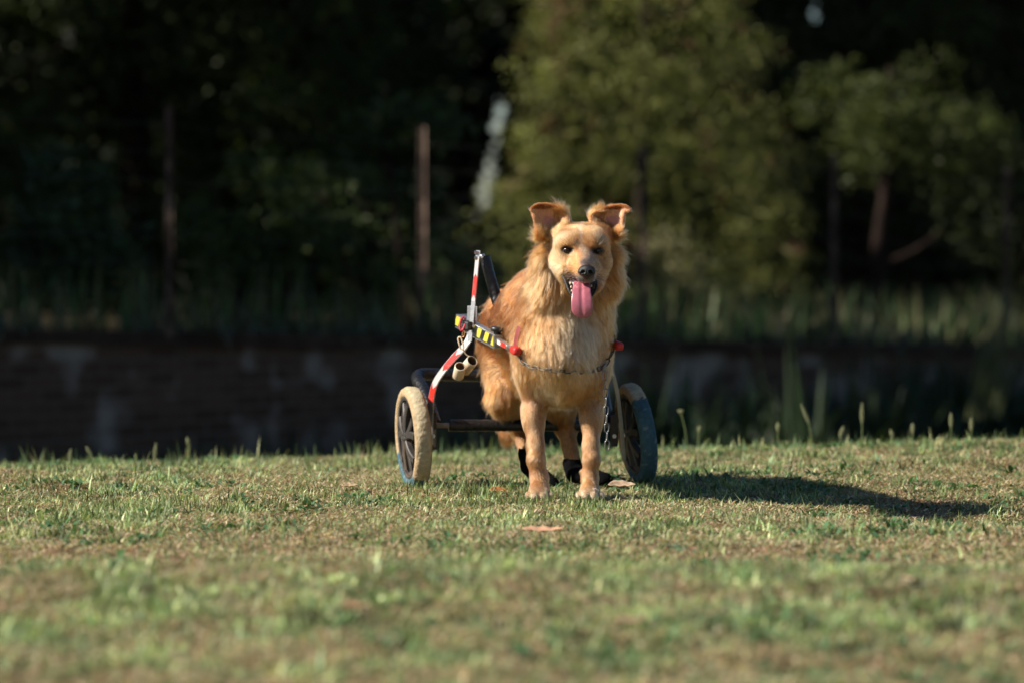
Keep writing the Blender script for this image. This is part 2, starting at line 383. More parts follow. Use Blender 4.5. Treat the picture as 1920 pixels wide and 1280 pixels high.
# ground behind the wall
V = [wallpt(-60, -.1, -.06), wallpt(-9, -.1, .14), wallpt(0, -.1, -.06), wallpt(9, -.1, -.32), wallpt(60, -.1, -.45), wallpt(60, -160, -.3), wallpt(9, -160, -.3), wallpt(0, -160, -.1), wallpt(-9, -160, .0), wallpt(-60, -160, -.1)]
o = mesh_obj('terrain_behind_wall', np.array(V), [(0, 1, 8, 9), (1, 2, 7, 8), (2, 3, 6, 7), (3, 4, 5, 6)], pbr('forest_floor', (.05, .04, .022, 1), 1, noise=.5, nscale=1.2, spec=.05)); tag(o, kind='structure')

# wire fence standing on the wall
wf = empty('wire_fence', (0, 28.45, .2)); tag(wf, 'rusty posts and thin wire fence standing on the brick wall', 'fence')
rust_m = pbr('rusty_steel', (.07, .042, .03, 1), .8, noise=.35, nscale=14, dirt=(.22, .15, .11, 1), dscale=6, dthr=.58)
wire_m = pbr('dull_wire', (.06, .055, .05, 1), .6, metal=.4)
posts = [(-195, 25.4 - 2.4, 165, 622), (318, 25.4, 200, 625), (792, 27.7, 238, 630), (1205, 29.8, 268, 632), (1563, 31.1, 290, 637), (1887, 33.2, 315, 640), (2150, 35.0, 330, 642)]
tops = []
for i, (px, Y, ty, by) in enumerate(posts):
    a = P(px, by, Y); a[2] -= .02; b = P(px, ty, Y); tops.append((a, b))
    prof = np.array([(.03, -.03), (.03, -.024), (-.022, -.024), (-.022, .03), (-.03, .03), (-.03, -.03)]) * .62 @ np.array([[.5, .87], [-.87, .5]])   # angle iron
    V, Fc, UV = sweep(np.linspace(a, b, 6), prof[::-1], up=(0, -1, 0))
    o = MB().add(V, Fc).build('fence_post', rust_m, smooth=False); to_local_(o, wf)
mb = MB()
for i in range(len(tops) - 1):
    (a0, b0), (a1, b1) = tops[i], tops[i + 1]
    for k in range(8):
        t = .08 + k * .12; p, q = a0 + (b0 - a0) * t, a1 + (b1 - a1) * t; mid = (p + q) / 2 - [0, 0, .015]
        V, Fc, UV = sweep([p, mid, q], circ(.0016, 4)); mb.add(V, Fc)
    for k in range(1, 24):
        s = k / 24; p = a0 + (a1 - a0) * s; q = b0 + (b1 - b0) * s; V, Fc, UV = sweep([p + (q - p) * .05, q - (q - p) * .05], circ(.0012, 4)); mb.add(V, Fc)
o = mb.build('wire_mesh', wire_m); to_local_(o, wf)

# ---- foliage
fol_m = leaf_mat('foliage', .3, .6, .2)
bark_m = pbr('bark', (.016, .010, .008, 1), .95, noise=.4, nscale=8, bump=1, bscale=30, spec=.1)
def leaves(C, size, colr, asp=.5):
    n = len(C); size = np.broadcast_to(size, n); a = norm(rng.normal(0, 1, (n, 3)) * [1, 1, .7]); b = norm(np.cross(a, rng.normal(0, 1, (n, 3))))
    s = size[:, None]
    V = np.stack([C - a * s * .5, C + b * s * asp * .5, C + a * s * .5, C - b * s * asp * .5], 1)
    Q = np.arange(n * 4).reshape(n, 4); c = np.concatenate([np.repeat(colr[:, None], 4, 1), np.ones((n, 4, 1))], 2)
    return V.reshape(-1, 3), Q, c.reshape(-1, 4)
def clumps(cc, cr, per, size, base, var=.35, hole=None, tint=None):
    n = len(cc); C = np.repeat(cc, per, 0) + norm(rng.normal(0, 1, (n * per, 3))) * (np.repeat(cr, per) * rng.uniform(.2, 1, n * per) ** .5)[:, None] * [1, 1, .75]
    col = np.repeat(base * rng.uniform(1 - var, 1 + var, (n, 1)), per, 0) * rng.uniform(.8, 1.25, (n * per, 1))
    if tint is not None: col = tint(C, col)
    if hole is not None: k = ~hole(C); C, col = C[k], col[k]
    return leaves(C, size * rng.uniform(.6, 1.3, len(C)), np.clip(col, .005, 1))
def trunk(par, base, top, r0, limbs, seed=1):
    rg = np.random.default_rng(seed); base, top = np.array(base, float), np.array(top, float)
    path = np.linspace(base, top, 8); path[1:-1, :2] += rg.normal(0, .06, (6, 2)) * r0 * 5
    V, Fc, UV = sweep(spline(path, 3), circ(1, 9), up=(0, 1, 0), scale=np.linspace(r0, r0 * .25, 22)); mb = MB().add(V, Fc)
    for k in range(limbs):
        t = rg.uniform(.3, .9); p = base + (top - base) * t; d = norm(np.array([rg.normal(), rg.normal(), .5])) * (top - base)[2] * .22
        V, Fc, UV = sweep(spline([p, p + d * .5 + [0, 0, .05], p + d + [0, 0, .2]], 3), circ(1, 6), up=(0, 1, 0), scale=np.linspace(r0 * .4, r0 * .08, 7)); mb.add(V, Fc)
    o = mb.build('trunk', bark_m); to_local_(o, par)
def crown(par, V, Q, C): o = mesh_obj('crown', V, Q, fol_m, smooth=False, col=C); to_local_(o, par)

# holes cut in the added trees' crowns to light chosen spots: (point, radius)
sdir = np.array(to_sun)
GAPS = [(P(792, 345, 27.7), .42), (P(1700, 250, 35.6), .85), (P(1250, 560, 32.5), .22), (P(860, 560, 30), .15), (P(1450, 540, 33.5), .25), (P(1700, 560, 34), .2), (P(1330, 560, 33), .15), (P(590, 370, 28.6), .06), (P(530, 400, 28.4), .03), (P(390, 130, 41.8), .75), (P(430, 230, 42), .6), (P(330, 60, 41.5), .5), (P(590, 60, 42), .5), (P(1400, 90, 42), .3)]
def beam(C):
    r = np.zeros(len(C), bool)
    for (g_, rad) in GAPS:
        d = C - g_; t = d @ sdir; r |= (np.linalg.norm(d - t[:, None] * sdir, axis=1) < rad + .24) & (t > 1)
    return r
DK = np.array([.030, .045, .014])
def big_tree(x, y, h, r, z0, per, size, nc, name, label, base, lab_cat='tree', hole=None, group=None, seed=0, cr=.6):
    t = empty(name, (x, y, 0)); tag(t, label, lab_cat, group)
    trunk(t, (x, y, -.6), (x + .2, y, h * .85), .06 + h * .015, 8, seed)
    u = norm(rng.normal(0, 1, (nc, 3))) * rng.uniform(.35, 1, (nc, 1)) ** .5
    cc = np.array([x, y, (z0 + h) / 2]) + u * [r, r, (h - z0) / 2]
    crown(t, *clumps(cc, cr * rng.uniform(.6, 1.2, nc), per, size, base, hole=hole)); return t
# out of view on the left: trees added to cast shade over the background
for i, (x, y, h) in enumerate(((-8.4, 19.0, 12), (-8.6, 21.5, 13), (-9.0, 24.2, 12), (-8.6, 27.0, 13), (-9.5, 29.6, 12), (-9.4, 32.0, 12), (-9.5, 38.6, 18), (-9.8, 41.0, 18.5), (-9.2, 44, 18), (-9.8, 47.5, 18), (-9.5, 51, 17), (-12, 55, 19), (-6.4, 17.2 + 3.2, 3.2), (-6.2, 23.0, 4.0), (-7.0, 26.0, 4.5))):
    big_tree(x, y, h, 2.0 if h > 6 else 1.3, .3, 34, .42, (200 if y < 30 else 150) if h > 6 else 60, 'shade_caster_tree', 'unseen broadleaf tree added on the left to cast shade', DK, hole=beam, group='unseen trees added for their shade', seed=i, cr=.75)
# dark trees behind the fence on the left
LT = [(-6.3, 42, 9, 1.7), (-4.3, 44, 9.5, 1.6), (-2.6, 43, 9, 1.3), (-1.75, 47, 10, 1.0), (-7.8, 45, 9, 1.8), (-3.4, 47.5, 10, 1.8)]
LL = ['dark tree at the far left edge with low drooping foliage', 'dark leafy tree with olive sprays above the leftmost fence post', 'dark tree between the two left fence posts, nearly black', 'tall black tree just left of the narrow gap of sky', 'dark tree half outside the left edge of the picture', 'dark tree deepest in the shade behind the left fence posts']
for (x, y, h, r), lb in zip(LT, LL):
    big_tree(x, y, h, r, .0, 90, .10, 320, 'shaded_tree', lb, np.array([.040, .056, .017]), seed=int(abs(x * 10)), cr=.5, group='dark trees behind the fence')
# right
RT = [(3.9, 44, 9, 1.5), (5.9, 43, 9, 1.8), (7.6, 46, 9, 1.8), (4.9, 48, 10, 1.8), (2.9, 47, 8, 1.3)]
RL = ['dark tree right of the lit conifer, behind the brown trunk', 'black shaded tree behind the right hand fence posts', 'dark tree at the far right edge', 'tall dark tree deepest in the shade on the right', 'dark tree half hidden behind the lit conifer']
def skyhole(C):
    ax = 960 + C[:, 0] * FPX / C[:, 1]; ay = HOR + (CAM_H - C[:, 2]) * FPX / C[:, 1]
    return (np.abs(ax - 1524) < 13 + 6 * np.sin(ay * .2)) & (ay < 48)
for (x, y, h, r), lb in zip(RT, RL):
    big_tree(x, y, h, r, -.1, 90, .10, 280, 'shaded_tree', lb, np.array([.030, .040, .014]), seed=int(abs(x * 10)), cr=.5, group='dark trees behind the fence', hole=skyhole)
# lit conifer
t = empty('conifer', (1.3, 38, 0)); tag(t, 'large sunlit olive green conifer behind the dog, right of the sky gap', 'tree')
trunk(t, (1.3, 38, -.5), (1.3, 38, 7.5), .08, 10, 5)
nc = 460; z = rng.uniform(.35, 8.0, nc) ; rr = np.interp(z, [.3, .9, 3.2, 7.6], [1.45, 1.62, 1.12, .1]); a = rng.uniform(0, 6.28, nc); q = rng.uniform(.45, 1, nc) ** .5
cc = np.stack([1.3 + rr * q * np.cos(a), 38 + rr * q * np.sin(a), z - .12 * q], 1)
def tint(C, col):
    b = fnoise(C * 2.6, 12, 2) > .74; col[b] = np.array([.14, .075, .045]) * rng.uniform(.8, 1.2, (b.sum(), 1)); return col
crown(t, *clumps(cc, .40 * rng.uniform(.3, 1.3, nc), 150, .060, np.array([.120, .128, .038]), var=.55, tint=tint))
# right lit tree with reddish trunk
t = empty('small_tree', (3.45, 35.6, 0)); tag(t, 'small tree with reddish brown trunk and a sunlit leafy head on the right', 'tree')
trunk(t, (3.42, 35.6, -.7), (3.5, 35.6, 2.4), .10, 4, 8)
cs = [P(1600, 225, 35.6), P(1640, 250, 35.5), P(1690, 205, 35.6), P(1625, 290, 35.4), P(1670, 285, 35.6), P(1740, 250, 35.7), P(1790, 290, 35.5), P(1825, 240, 35.8), P(1760, 320, 35.6), P(1700, 160, 35.8), P(1560, 190, 35.9), P(1840, 300, 36)]
cc = np.vstack([np.array(c) + rng.normal(0, .19, (8, 3)) for c in cs for _ in (0,)])
crown(t, *clumps(cc, .26 * rng.uniform(.4, 1.3, len(cc)), 80, .060, np.array([.046, .058, .015]), var=.5))
# bush arching over the second post, shrubs behind the fence
def shrub(c, rad, nc, per, size, base, label, cr=.22):
    t = empty('shrub', tuple(c)); tag(t, label, 'shrub', 'shrubs behind the fence')
    u = norm(rng.normal(0, 1, (nc, 3))) * rng.uniform(.1, 1, (nc, 1)) ** .5; cc = np.array(c) + u * rad
    mb = MB()
    for k in range(6):
        e_ = cc[rng.integers(0, nc)]; b0 = np.array([c[0], c[1], -.2]); V, Fc, UV = sweep(spline([b0, (b0 + e_) / 2 + [0, 0, .1], e_], 4), circ(.012, 5), up=(0, 1, 0)); mb.add(V, Fc)
    o = mb.build('stems', bark_m); to_local_(o, t)
    V, Q, C = clumps(cc, cr * rng.uniform(.6, 1.3, nc), per, size, base); o = mesh_obj('leaves', V, Q, fol_m, smooth=False, col=C); to_local_(o, t)
shrub(P(770, 235, 28.6), (.40, .3, .17), 26, 24, .09, np.array([.040, .058, .02]), 'arching green shrub spilling over the top of the sunlit fence post')
shrub(P(700, 420, 29.5), (.55, .4, .6), 46, 26, .09, np.array([.05, .07, .024]), 'dim green shrub left of the sunlit fence post')
shrub(P(480, 450, 29.0), (.6, .4, .7), 50, 26, .09, np.array([.055, .08, .022]), 'leafy shrub with pale green tips between the two left fence posts')
shrub(P(140, 440, 28.0), (.5, .4, .6), 44, 26, .10, np.array([.045, .07, .032]), 'dark shrub with bluish leaves at the far left behind the wall')
shrub(P(850, 520, 31.0), (.4, .3, .4), 34, 26, .08, np.array([.10, .11, .05]), 'dusty shrub between the sunlit post and the dog cart')
shrub(P(1250, 520, 33.5), (.45, .3, .45), 34, 26, .08, np.array([.16, .15, .075]), 'pale dry shrub beside the fence post right of the dog')
# distant wood
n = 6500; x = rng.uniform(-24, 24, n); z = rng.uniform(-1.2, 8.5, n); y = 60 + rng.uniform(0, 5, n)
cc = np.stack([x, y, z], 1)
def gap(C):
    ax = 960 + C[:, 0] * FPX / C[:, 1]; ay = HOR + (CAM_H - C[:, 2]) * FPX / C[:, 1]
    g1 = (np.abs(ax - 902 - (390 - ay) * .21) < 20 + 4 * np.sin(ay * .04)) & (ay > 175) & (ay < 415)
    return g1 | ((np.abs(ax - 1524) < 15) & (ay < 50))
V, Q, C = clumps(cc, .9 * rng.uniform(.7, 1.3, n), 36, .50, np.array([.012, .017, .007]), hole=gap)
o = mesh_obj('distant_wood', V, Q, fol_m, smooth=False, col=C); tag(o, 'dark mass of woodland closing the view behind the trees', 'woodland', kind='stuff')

# tall dry grass and weeds behind and before the wall
Vs, Ts, Cs = [], [], []; off = 0
n = 5200; s = rng.uniform(-8, 12, n); o_ = -rng.uniform(.35, 3.0, n)
p = np.array([0, 28.45]) + np.outer(s, WD[:2]) + np.outer(o_, WN[:2]); dens_ = fnoise(np.stack([s * .7, o_, s * 0], 1), 61, 2); k = rng.uniform(0, 1, n) < np.where(s > 1, 1.0, np.where(dens_ > .5, .8, .25)); p, s = p[k], s[k]; n = len(p)
c = np.array([.18, .165, .085]) * rng.uniform(.6, 1.2, (n, 1)) + np.array([-.08, .0, -.03]) * (rng.uniform(0, 1, (n, 1)) < .4)
put(*blades(p[:, 0], p[:, 1], rng.uniform(.25, .75, n), rng.uniform(.012, .03, n), np.abs(rng.normal(.15, .2, n)), rng.uniform(0, 6.28, n), np.clip(c, .01, 1), bz=np.array([TOPZ(q) - .13 for q in s])))
n = 2600; s = rng.uniform(-8, 12, n); k = fnoise(np.stack([s * .9, s * 0, s * 0], 1), 81, 3) > .47; s = s[k]; n = len(s); p = np.array([0, 28.45]) + np.outer(s, WD[:2]) + np.outer(rng.uniform(-.25, .24, n), WN[:2])
c = np.array([.09, .10, .05]) * rng.uniform(.5, 1.4, (n, 1)); put(*blades(p[:, 0], p[:, 1], rng.uniform(.06, .30, n), rng.uniform(.012, .035, n), np.abs(rng.normal(.9, .5, n)), rng.uniform(0, 6.28, n), c, bz=np.array([TOPZ(q) for q in s])))
o = mesh_obj('tall_dry_grass', np.vstack(Vs), np.vstack(Ts), grass_m, smooth=False, col=np.vstack(Cs)); tag(o, 'tall dry grass growing along the top of the wall behind the fence', 'grass', kind='stuff')
Vs, Ts, Cs = [], [], []; off = 0
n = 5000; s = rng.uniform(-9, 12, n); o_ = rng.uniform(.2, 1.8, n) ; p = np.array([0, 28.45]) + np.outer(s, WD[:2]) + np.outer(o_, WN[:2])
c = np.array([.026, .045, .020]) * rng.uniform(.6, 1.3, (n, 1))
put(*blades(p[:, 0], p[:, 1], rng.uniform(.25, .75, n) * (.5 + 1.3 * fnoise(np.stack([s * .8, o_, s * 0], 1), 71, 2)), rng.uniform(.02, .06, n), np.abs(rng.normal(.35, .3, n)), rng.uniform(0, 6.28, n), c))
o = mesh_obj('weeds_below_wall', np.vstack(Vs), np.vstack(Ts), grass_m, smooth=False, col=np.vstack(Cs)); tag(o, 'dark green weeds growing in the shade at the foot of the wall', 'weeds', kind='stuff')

# a spray of tall pale grass in front of the wall at the right
t = empty('grass_clump', tuple(P(1850, 700, 29.5))); tag(t, 'tall pale grass clump leaning right before the wall at the right edge', 'grass clump')
n = 70; c0 = P(1840, 760, 29.5); c = np.array([.16, .18, .09]) * rng.uniform(.7, 1.2, (n, 1))
V, T, C = blades(c0[0] + rng.normal(0, .06, n), c0[1] + rng.normal(0, .1, n), rng.uniform(.5, 1.25, n), rng.uniform(.012, .022, n), np.abs(rng.normal(.2, .12, n)), rng.normal(0, .5, n), c, bz=np.full(n, c0[2] - .1))
o = mesh_obj('leaves', V, T, grass_m, smooth=False, col=C); to_local_(o, t)

# ---- seed stalks on the crest
stalk_m = leaf_mat('stalk', .3, .6)
def stalk(px, top, lean, head, label, Y=14.25, hw=.009):
    x = (px - 960) * Y / FPX; z0 = float(ground_z(np.array([x]), np.array([Y]))[0]) - .01; tp = P(px + lean, top, Y)
    t = empty('grass_stalk', (x, Y, z0)); tag(t, label, 'grass stalk', 'seed stalks along the crest of the lawn')
    b0 = np.array([x, Y, z0]); md = (b0 + tp) / 2 + [-(tp[0] - x) * .15, 0, .01]; path = spline([b0, md, tp], 6)
    V, Fc, UV = sweep(path, circ(.0022, 6), up=(0, 1, 0)); o = MB().add(V, Fc, None, (.14, .18, .07, 1)).build('stem', stalk_m); to_local_(o, t)
    T = norm(path[-1] - path[-2]); n = int(14 + head * 500); mb = MB()
    for k in range(n):
        f = k / n; c = tp - T * head * (1 - f); a = k * 2.4; d = np.array([np.cos(a), np.sin(a), .6]); w = hw * (.4 + .8 * np.sin(np.pi * min(1, f + .12)))
        w = w * .75; V, Fc, UV = sweep([c, c + d * w * .5, c + d * w + T * .004], circ(.0022, 5), up=(0, 1, .1), scale=[.7, 1.2, .3]); mb.add(V, Fc, None, (.24, .25, .13, 1))
    o = mb.build('seed_head', stalk_m); to_local_(o, t)
stalk(1290, 770, -14, .012, 'stalk with a round pale bud just right of the right wheel', hw=.012)
stalk(1310, 800, 2, .02, 'short fuzzy stalk behind the round budded stalk')
stalk(1525, 758, -22, .075, 'tallest seed stalk, leaning left, on the crest right of the dog')
stalk(1617, 757, 0, .07, 'straight upright seed stalk on the crest right of the leaning one')
stalk(1459, 793, 0, .03, 'short blunt seed stalk left of the leaning one')
stalk(1574, 800, 8, .04, 'low leaning seed stalk between the two tall ones')
stalk(1784, 775, 0, .05, 'first of the paired seed stalks near the right edge')
stalk(1822, 785, 0, .045, 'second of the paired seed stalks near the right edge')
stalk(1712, 795, 0, .035, 'short seed stalk left of the paired ones')
stalk(1675, 806, -4, .03, 'smallest seed stalk between the upright one and the pair')
stalk(290, 832, 2, .06, 'broad seed stalk standing up from the crest on the left')
stalk(355, 820, -4, .03, 'thin dim seed stalk on the left, right of the broad one', Y=14.4)
stalk(172, 838, -10, .04, 'leaning seed stalk on the left crest')
stalk(130, 843, 2, .045, 'leftmost seed stalk on the crest')

# ---- fallen leaves
lf_m = leaf_mat('dead_leaf', .15, .6)
def fallen(px, py, Lm, wd, az, colr, label, curl=.35, lift=0.018, pitch=0.0):
    # where the view line meets the lawn
    Y = 12.0
    for _ in range(40): Y = (CAM_H - float(ground_z(np.array([(px - 960) * Y / FPX]), np.array([Y]))[0]) - lift) * FPX / (py - HOR)
    c = P(px, py, Y); nu, nv = 14, 7; V = []
    for i in range(nu):
        u = i / (nu - 1); w = wd * (np.sin(np.pi * u ** .8) ** .8 + .02) / 2
        for j in range(nv):
            v = j / (nv - 1) * 2 - 1
            V.append([(u - .5) * Lm, v * w, curl * w * v * v * 1.2 + .18 * Lm * (u - .5) ** 2 * 1.5 + .0015 * np.sin(u * 20 + v * 3)])
    V = np.array(V); Rm = np.array((Matrix.Rotation(az, 3, 'Z') @ Matrix.Rotation(pitch, 3, 'X'))); V = V @ Rm.T + c
    Fc = [(i * nv + j, i * nv + j + 1, (i + 1) * nv + j + 1, (i + 1) * nv + j) for i in range(nu - 1) for j in range(nv - 1)]
    C = np.ones((len(V), 4)); C[:, :3] = np.array(colr) * (.75 + .5 * fnoise(V * 90, 5, 2))[:, None]
    o = mesh_obj('fallen_leaf', V, Fc, lf_m, smooth=True, col=C); tag(o, label, 'leaf', 'fallen leaves on the lawn')
    so_ = o.modifiers.new('t', 'SOLIDIFY'); so_.thickness = .0006
    return o
fallen(934, 919, .05, .028, .2, (.36, .15, .05), 'orange brown leaf left of the front paws', pitch=.5)
fallen(1166, 911, .085, .036, .1, (.50, .36, .24), 'large pale tan leaf between the right front paw and the right wheel', curl=.5, pitch=.45)
fallen(1017, 995, .105, .030, .05, (.60, .34, .21), 'long tan leaf lying in front of the dog', pitch=.3)
fallen(1690, 1068, .05, .016, 2.2, (.62, .42, .30), 'small pale pointed leaf at the lower right, upper of two')
fallen(1703, 1086, .05, .016, 1.9, (.60, .42, .30), 'small pale pointed leaf at the lower right, lower of two')
fallen(1278, 1104, .035, .022, .8, (.42, .24, .13), 'blurred brown leaf in the foreground below the shadow', pitch=.4)
fallen(662, 1138, .05, .03, .1, (.30, .18, .10), 'blurred brown leaf in the left foreground', pitch=.3)
fallen(1530, 1108, .035, .03, .5, (.36, .21, .14), 'blurred reddish leaf in the right foreground', pitch=.5)
fallen(1180, 1165, .06, .02, .1, (.36, .24, .15), 'blurred long brown leaf in the centre foreground', pitch=.3)
fallen(655, 911, .05, .03, .3, (.50, .36, .22), 'small pale leaf on the lawn left of the left wheel', pitch=.3)

# ---- broad leaved weeds near the wheels and at the right
weed_m = leaf_mat('weed_leaf', .25, .45)
def weed(px, py, n, ln_, label, wd=.4, up=.5, colr=(.045, .095, .03)):
    Y = 12.0
    for _ in range(40): Y = (CAM_H - float(ground_z(np.array([(px - 960) * Y / FPX]), np.array([Y]))[0])) * FPX / (py - HOR)
    c = P(px, py, Y); mb = MB()
    for k in range(n):
        az = k * 2.4 + rng.normal(0, .3); l = ln_ * rng.uniform(.6, 1.15); el = rng.uniform(.15, 1.0) * up * 2; u = np.linspace(0, 1, 7)
        path = np.stack([np.cos(az) * l * u * np.cos(el), np.sin(az) * l * u * np.cos(el), l * (np.sin(el) * u - .45 * u * u)], 1) + c + [0, 0, .004]
        sd = np.array([-np.sin(az), np.cos(az), 0]); w = l * wd * np.sin(np.pi * (u * .88 + .1)) ** 1.0 / 2 * (1 + .18 * np.cos(u * 26))
        V = np.vstack([path - sd * w[:, None] + np.array([0, 0, 1]) * w[:, None] * .35, path, path + sd * w[:, None] + np.array([0, 0, 1]) * w[:, None] * .35])
        Fc = [(i, i + 1, 8 + i, 7 + i) for i in range(6)] + [(7 + i, 8 + i, 15 + i, 14 + i) for i in range(6)]
        mb.add(V, Fc, None, np.array([*(np.array(colr) * rng.uniform(.8, 1.4)), 1]))
    o = mb.build('broadleaf_weed', weed_m); tag(o, label, 'weed', 'broad leaved weeds in the lawn')
weed(1148, 902, 12, .060, 'dark leafy weed behind the right front leg and beside the right wheel', up=.6)
weed(1045, 912, 12, .045, 'bright green leafy weed between the front paws', up=.5, colr=(.08, .15, .04))
weed(1238, 905, 8, .050, 'dark weed at the foot of the right wheel', up=.6)
weed(1195, 912, 8, .05, 'small green weed in front of the right wheel', up=.4, colr=(.07, .13, .04))
weed(1470, 893, 12, .06, 'flat dark weed at the upper edge of the shadow', up=.25)
weed(1805, 920, 14, .07, 'wide leafy weed in the lawn at the right', up=.4, colr=(.06, .13, .04))
weed(1895, 893, 12, .07, 'upright dark weed at the right edge', up=.8, wd=.2)
weed(1265, 1030, 10, .05, 'small bluish weed below the shadow', up=.2, colr=(.10, .16, .10))
weed(1580, 1062, 12, .07, 'bladed green weed at the lower right', up=.7, wd=.2, colr=(.07, .13, .06))
weed(850, 905, 12, .06, 'low tuft of leaves right of the left wheel', up=.7, wd=.14)
weed(220, 1058, 12, .07, 'leafy weed in the left foreground', up=.5, wd=.25)
weed(700, 1085, 12, .07, 'blurred leafy weed in the foreground left of the dog', up=.5, wd=.3)

# ------------------------------------------------------------------ distance-field modelling
class Field:
    def __init__(s, lo, hi, h):
        s.lo = np.array(lo, float); s.h = h; s.n = np.ceil((np.array(hi) - s.lo) / h).astype(int) + 1
        s.F = np.full(tuple(s.n), 0.3, np.float32)
    def _win(s, lo, hi):
        a = np.clip(np.floor((lo - s.lo) / s.h).astype(int), 0, s.n); b = np.clip(np.ceil((hi - s.lo) / s.h).astype(int) + 1, 0, s.n)
        ax = [s.lo[i] + s.h * np.arange(a[i], b[i]) for i in range(3)]
        return tuple(slice(a[i], b[i]) for i in range(3)), np.stack(np.meshgrid(*ax, indexing='ij'), -1)
    def add(s, prim, k):
        lo, hi = prim.bbox(); pad = k + 3 * s.h + 0.012
        sl, X = s._win(lo - pad, hi + pad)
        if X.size == 0: return
        d = prim.dist(X); f = s.F[sl]; hh = np.clip(0.5 + 0.5 * (f - d) / k, 0, 1)
        s.F[sl] = f * (1 - hh) + d * hh - k * hh * (1 - hh)
    def cut(s, prim, k):
        lo, hi = prim.bbox(); pad = k + 3 * s.h + 0.01
        sl, X = s._win(lo - pad, hi + pad)
        d = -prim.dist(X); f = s.F[sl]; hh = np.clip(0.5 - 0.5 * (f - d) / k, 0, 1)
        s.F[sl] = f * (1 - hh) + d * hh + k * hh * (1 - hh)
    def mesh(s):
        F = s.F; ins = F < 0; nx, ny, nz = F.shape
        c = np.zeros((nx - 1, ny - 1, nz - 1), np.int8)
        for dx in (0, 1):
            for dy in (0, 1):
                for dz in (0, 1): c += ins[dx:nx - 1 + dx, dy:ny - 1 + dy, dz:nz - 1 + dz]
        act = (c > 0) & (c < 8); I = np.argwhere(act); vid = np.full(act.shape, -1, np.int64); vid[act] = np.arange(len(I))
        acc = np.zeros((len(I), 3)); cnt = np.zeros(len(I))
        corners = [(a, b, d) for a in (0, 1) for b in (0, 1) for d in (0, 1)]
        val = {q: F[I[:, 0] + q[0], I[:, 1] + q[1], I[:, 2] + q[2]].astype(float) for q in corners}
        for q in corners:
            for ax in range(3):
                if q[ax] == 0:
                    r = list(q); r[ax] = 1; r = tuple(r); a, b = val[q], val[r]; mk = (a < 0) != (b < 0)
                    t = a[mk] / (a[mk] - b[mk]); p = np.tile(np.array(q, float), (mk.sum(), 1)); p[:, ax] += t
                    acc[mk] += p; cnt[mk] += 1
        V = s.lo + s.h * (I + acc / cnt[:, None]); Q = []
        for ax in range(3):
            a1, a2 = [(1, 2), (2, 0), (0, 1)][ax]
            sA = [slice(1, n - 1) for n in F.shape]; sB = list(sA); sA[ax] = slice(0, F.shape[ax] - 1); sB[ax] = slice(1, F.shape[ax])
            A, Bm = ins[tuple(sA)], ins[tuple(sB)]; ch = np.argwhere(A != Bm)
            inA = A[tuple(ch.T)]; base = ch.copy(); base[:, a1] += 1; base[:, a2] += 1
            def cell(d1, d2):
                k = base.copy(); k[:, a1] += d1; k[:, a2] += d2; return vid[k[:, 0], k[:, 1], k[:, 2]]
            q = np.stack([cell(-1, -1), cell(0, -1), cell(0, 0), cell(-1, 0)], 1)
            q[~inA] = q[~inA][:, ::-1]; Q.append(q)
        Q = np.vstack(Q); Q = Q[(Q >= 0).all(1)]
        return V, Q

class Cone:
    def __init__(s, a, b, r1, r2): s.a, s.b, s.r1, s.r2 = np.array(a, float), np.array(b, float), r1, r2
    def bbox(s): return np.minimum(s.a - s.r1, s.b - s.r2), np.maximum(s.a + s.r1, s.b + s.r2)
    def dist(s, X):
        ba = s.b - s.a; t = np.clip(((X - s.a) @ ba) / (ba @ ba + 1e-12), 0, 1)
        return np.linalg.norm(X - s.a - t[..., None] * ba, axis=-1) - (s.r1 + (s.r2 - s.r1) * t)
class Ell:
    def __init__(s, c, r, M=None): s.c, s.r, s.M = np.array(c, float), np.array(r, float), M
    def bbox(s): m = s.r.max() if s.M is not None else s.r; return s.c - m, s.c + m
    def dist(s, X):
        q = X - s.c
        if s.M is not None: q = q @ s.M
        k0 = np.linalg.norm(q / s.r, axis=-1); k1 = np.linalg.norm(q / s.r ** 2, axis=-1)
        return k0 * (k0 - 1) / np.maximum(k1, 1e-6)
def Sph(c, r): return Cone(c, np.array(c) + 1e-4, r, r)

# ------------------------------------------------------------------ dog body
GOLD = np.array([0.37, 0.138, 0.034]); RUST = np.array([0.24, 0.062, 0.010]); CREAM = np.array([0.48, 0.26, 0.11]); PALE = np.array([0.58, 0.42, 0.27]); FACE = np.array([0.43, 0.195, 0.066])
NOSE = P(1100, 511, 11.035); FACEC = P(1093, 490, 11.10)
prims = []   # (primitive, blend, fur length, lift, flow, colour)
def add(p, k, ln, lift, flow, col): prims.append((p, k, ln, lift, flow, col)); return p
outw = lambda X: norm(np.stack([np.where(X[:, 0] < .2, -.7, .6), np.full(len(X), .45), np.full(len(X), -.60)], 1))
dn = lambda X: np.broadcast_to(np.array([0, 0, -1.0]), X.shape)
def away_nose(X): d = X - NOSE; d[:, 1] += 0.02; return norm(d)
def ruff(X): d = X - P(1093, 455, 11.12); d = norm(d * [1, 0.5, 1]); return norm(d + np.array([0, 0.1, -0.35]))
def back(X): return norm(np.broadcast_to(np.array([-0.22, 0.9, -0.42]), X.shape))
def chestf(X): d = (X - P(1060, 600, 11.2)) * [1.2, 0, 0.2]; return norm(d * 2 + np.array([0, -0.05, -1.0]))
def earf(X): return norm(np.array([0, 0.3, 1.0]) + (X - P(1091, 440, 11.2)) * [3, 0, 2])
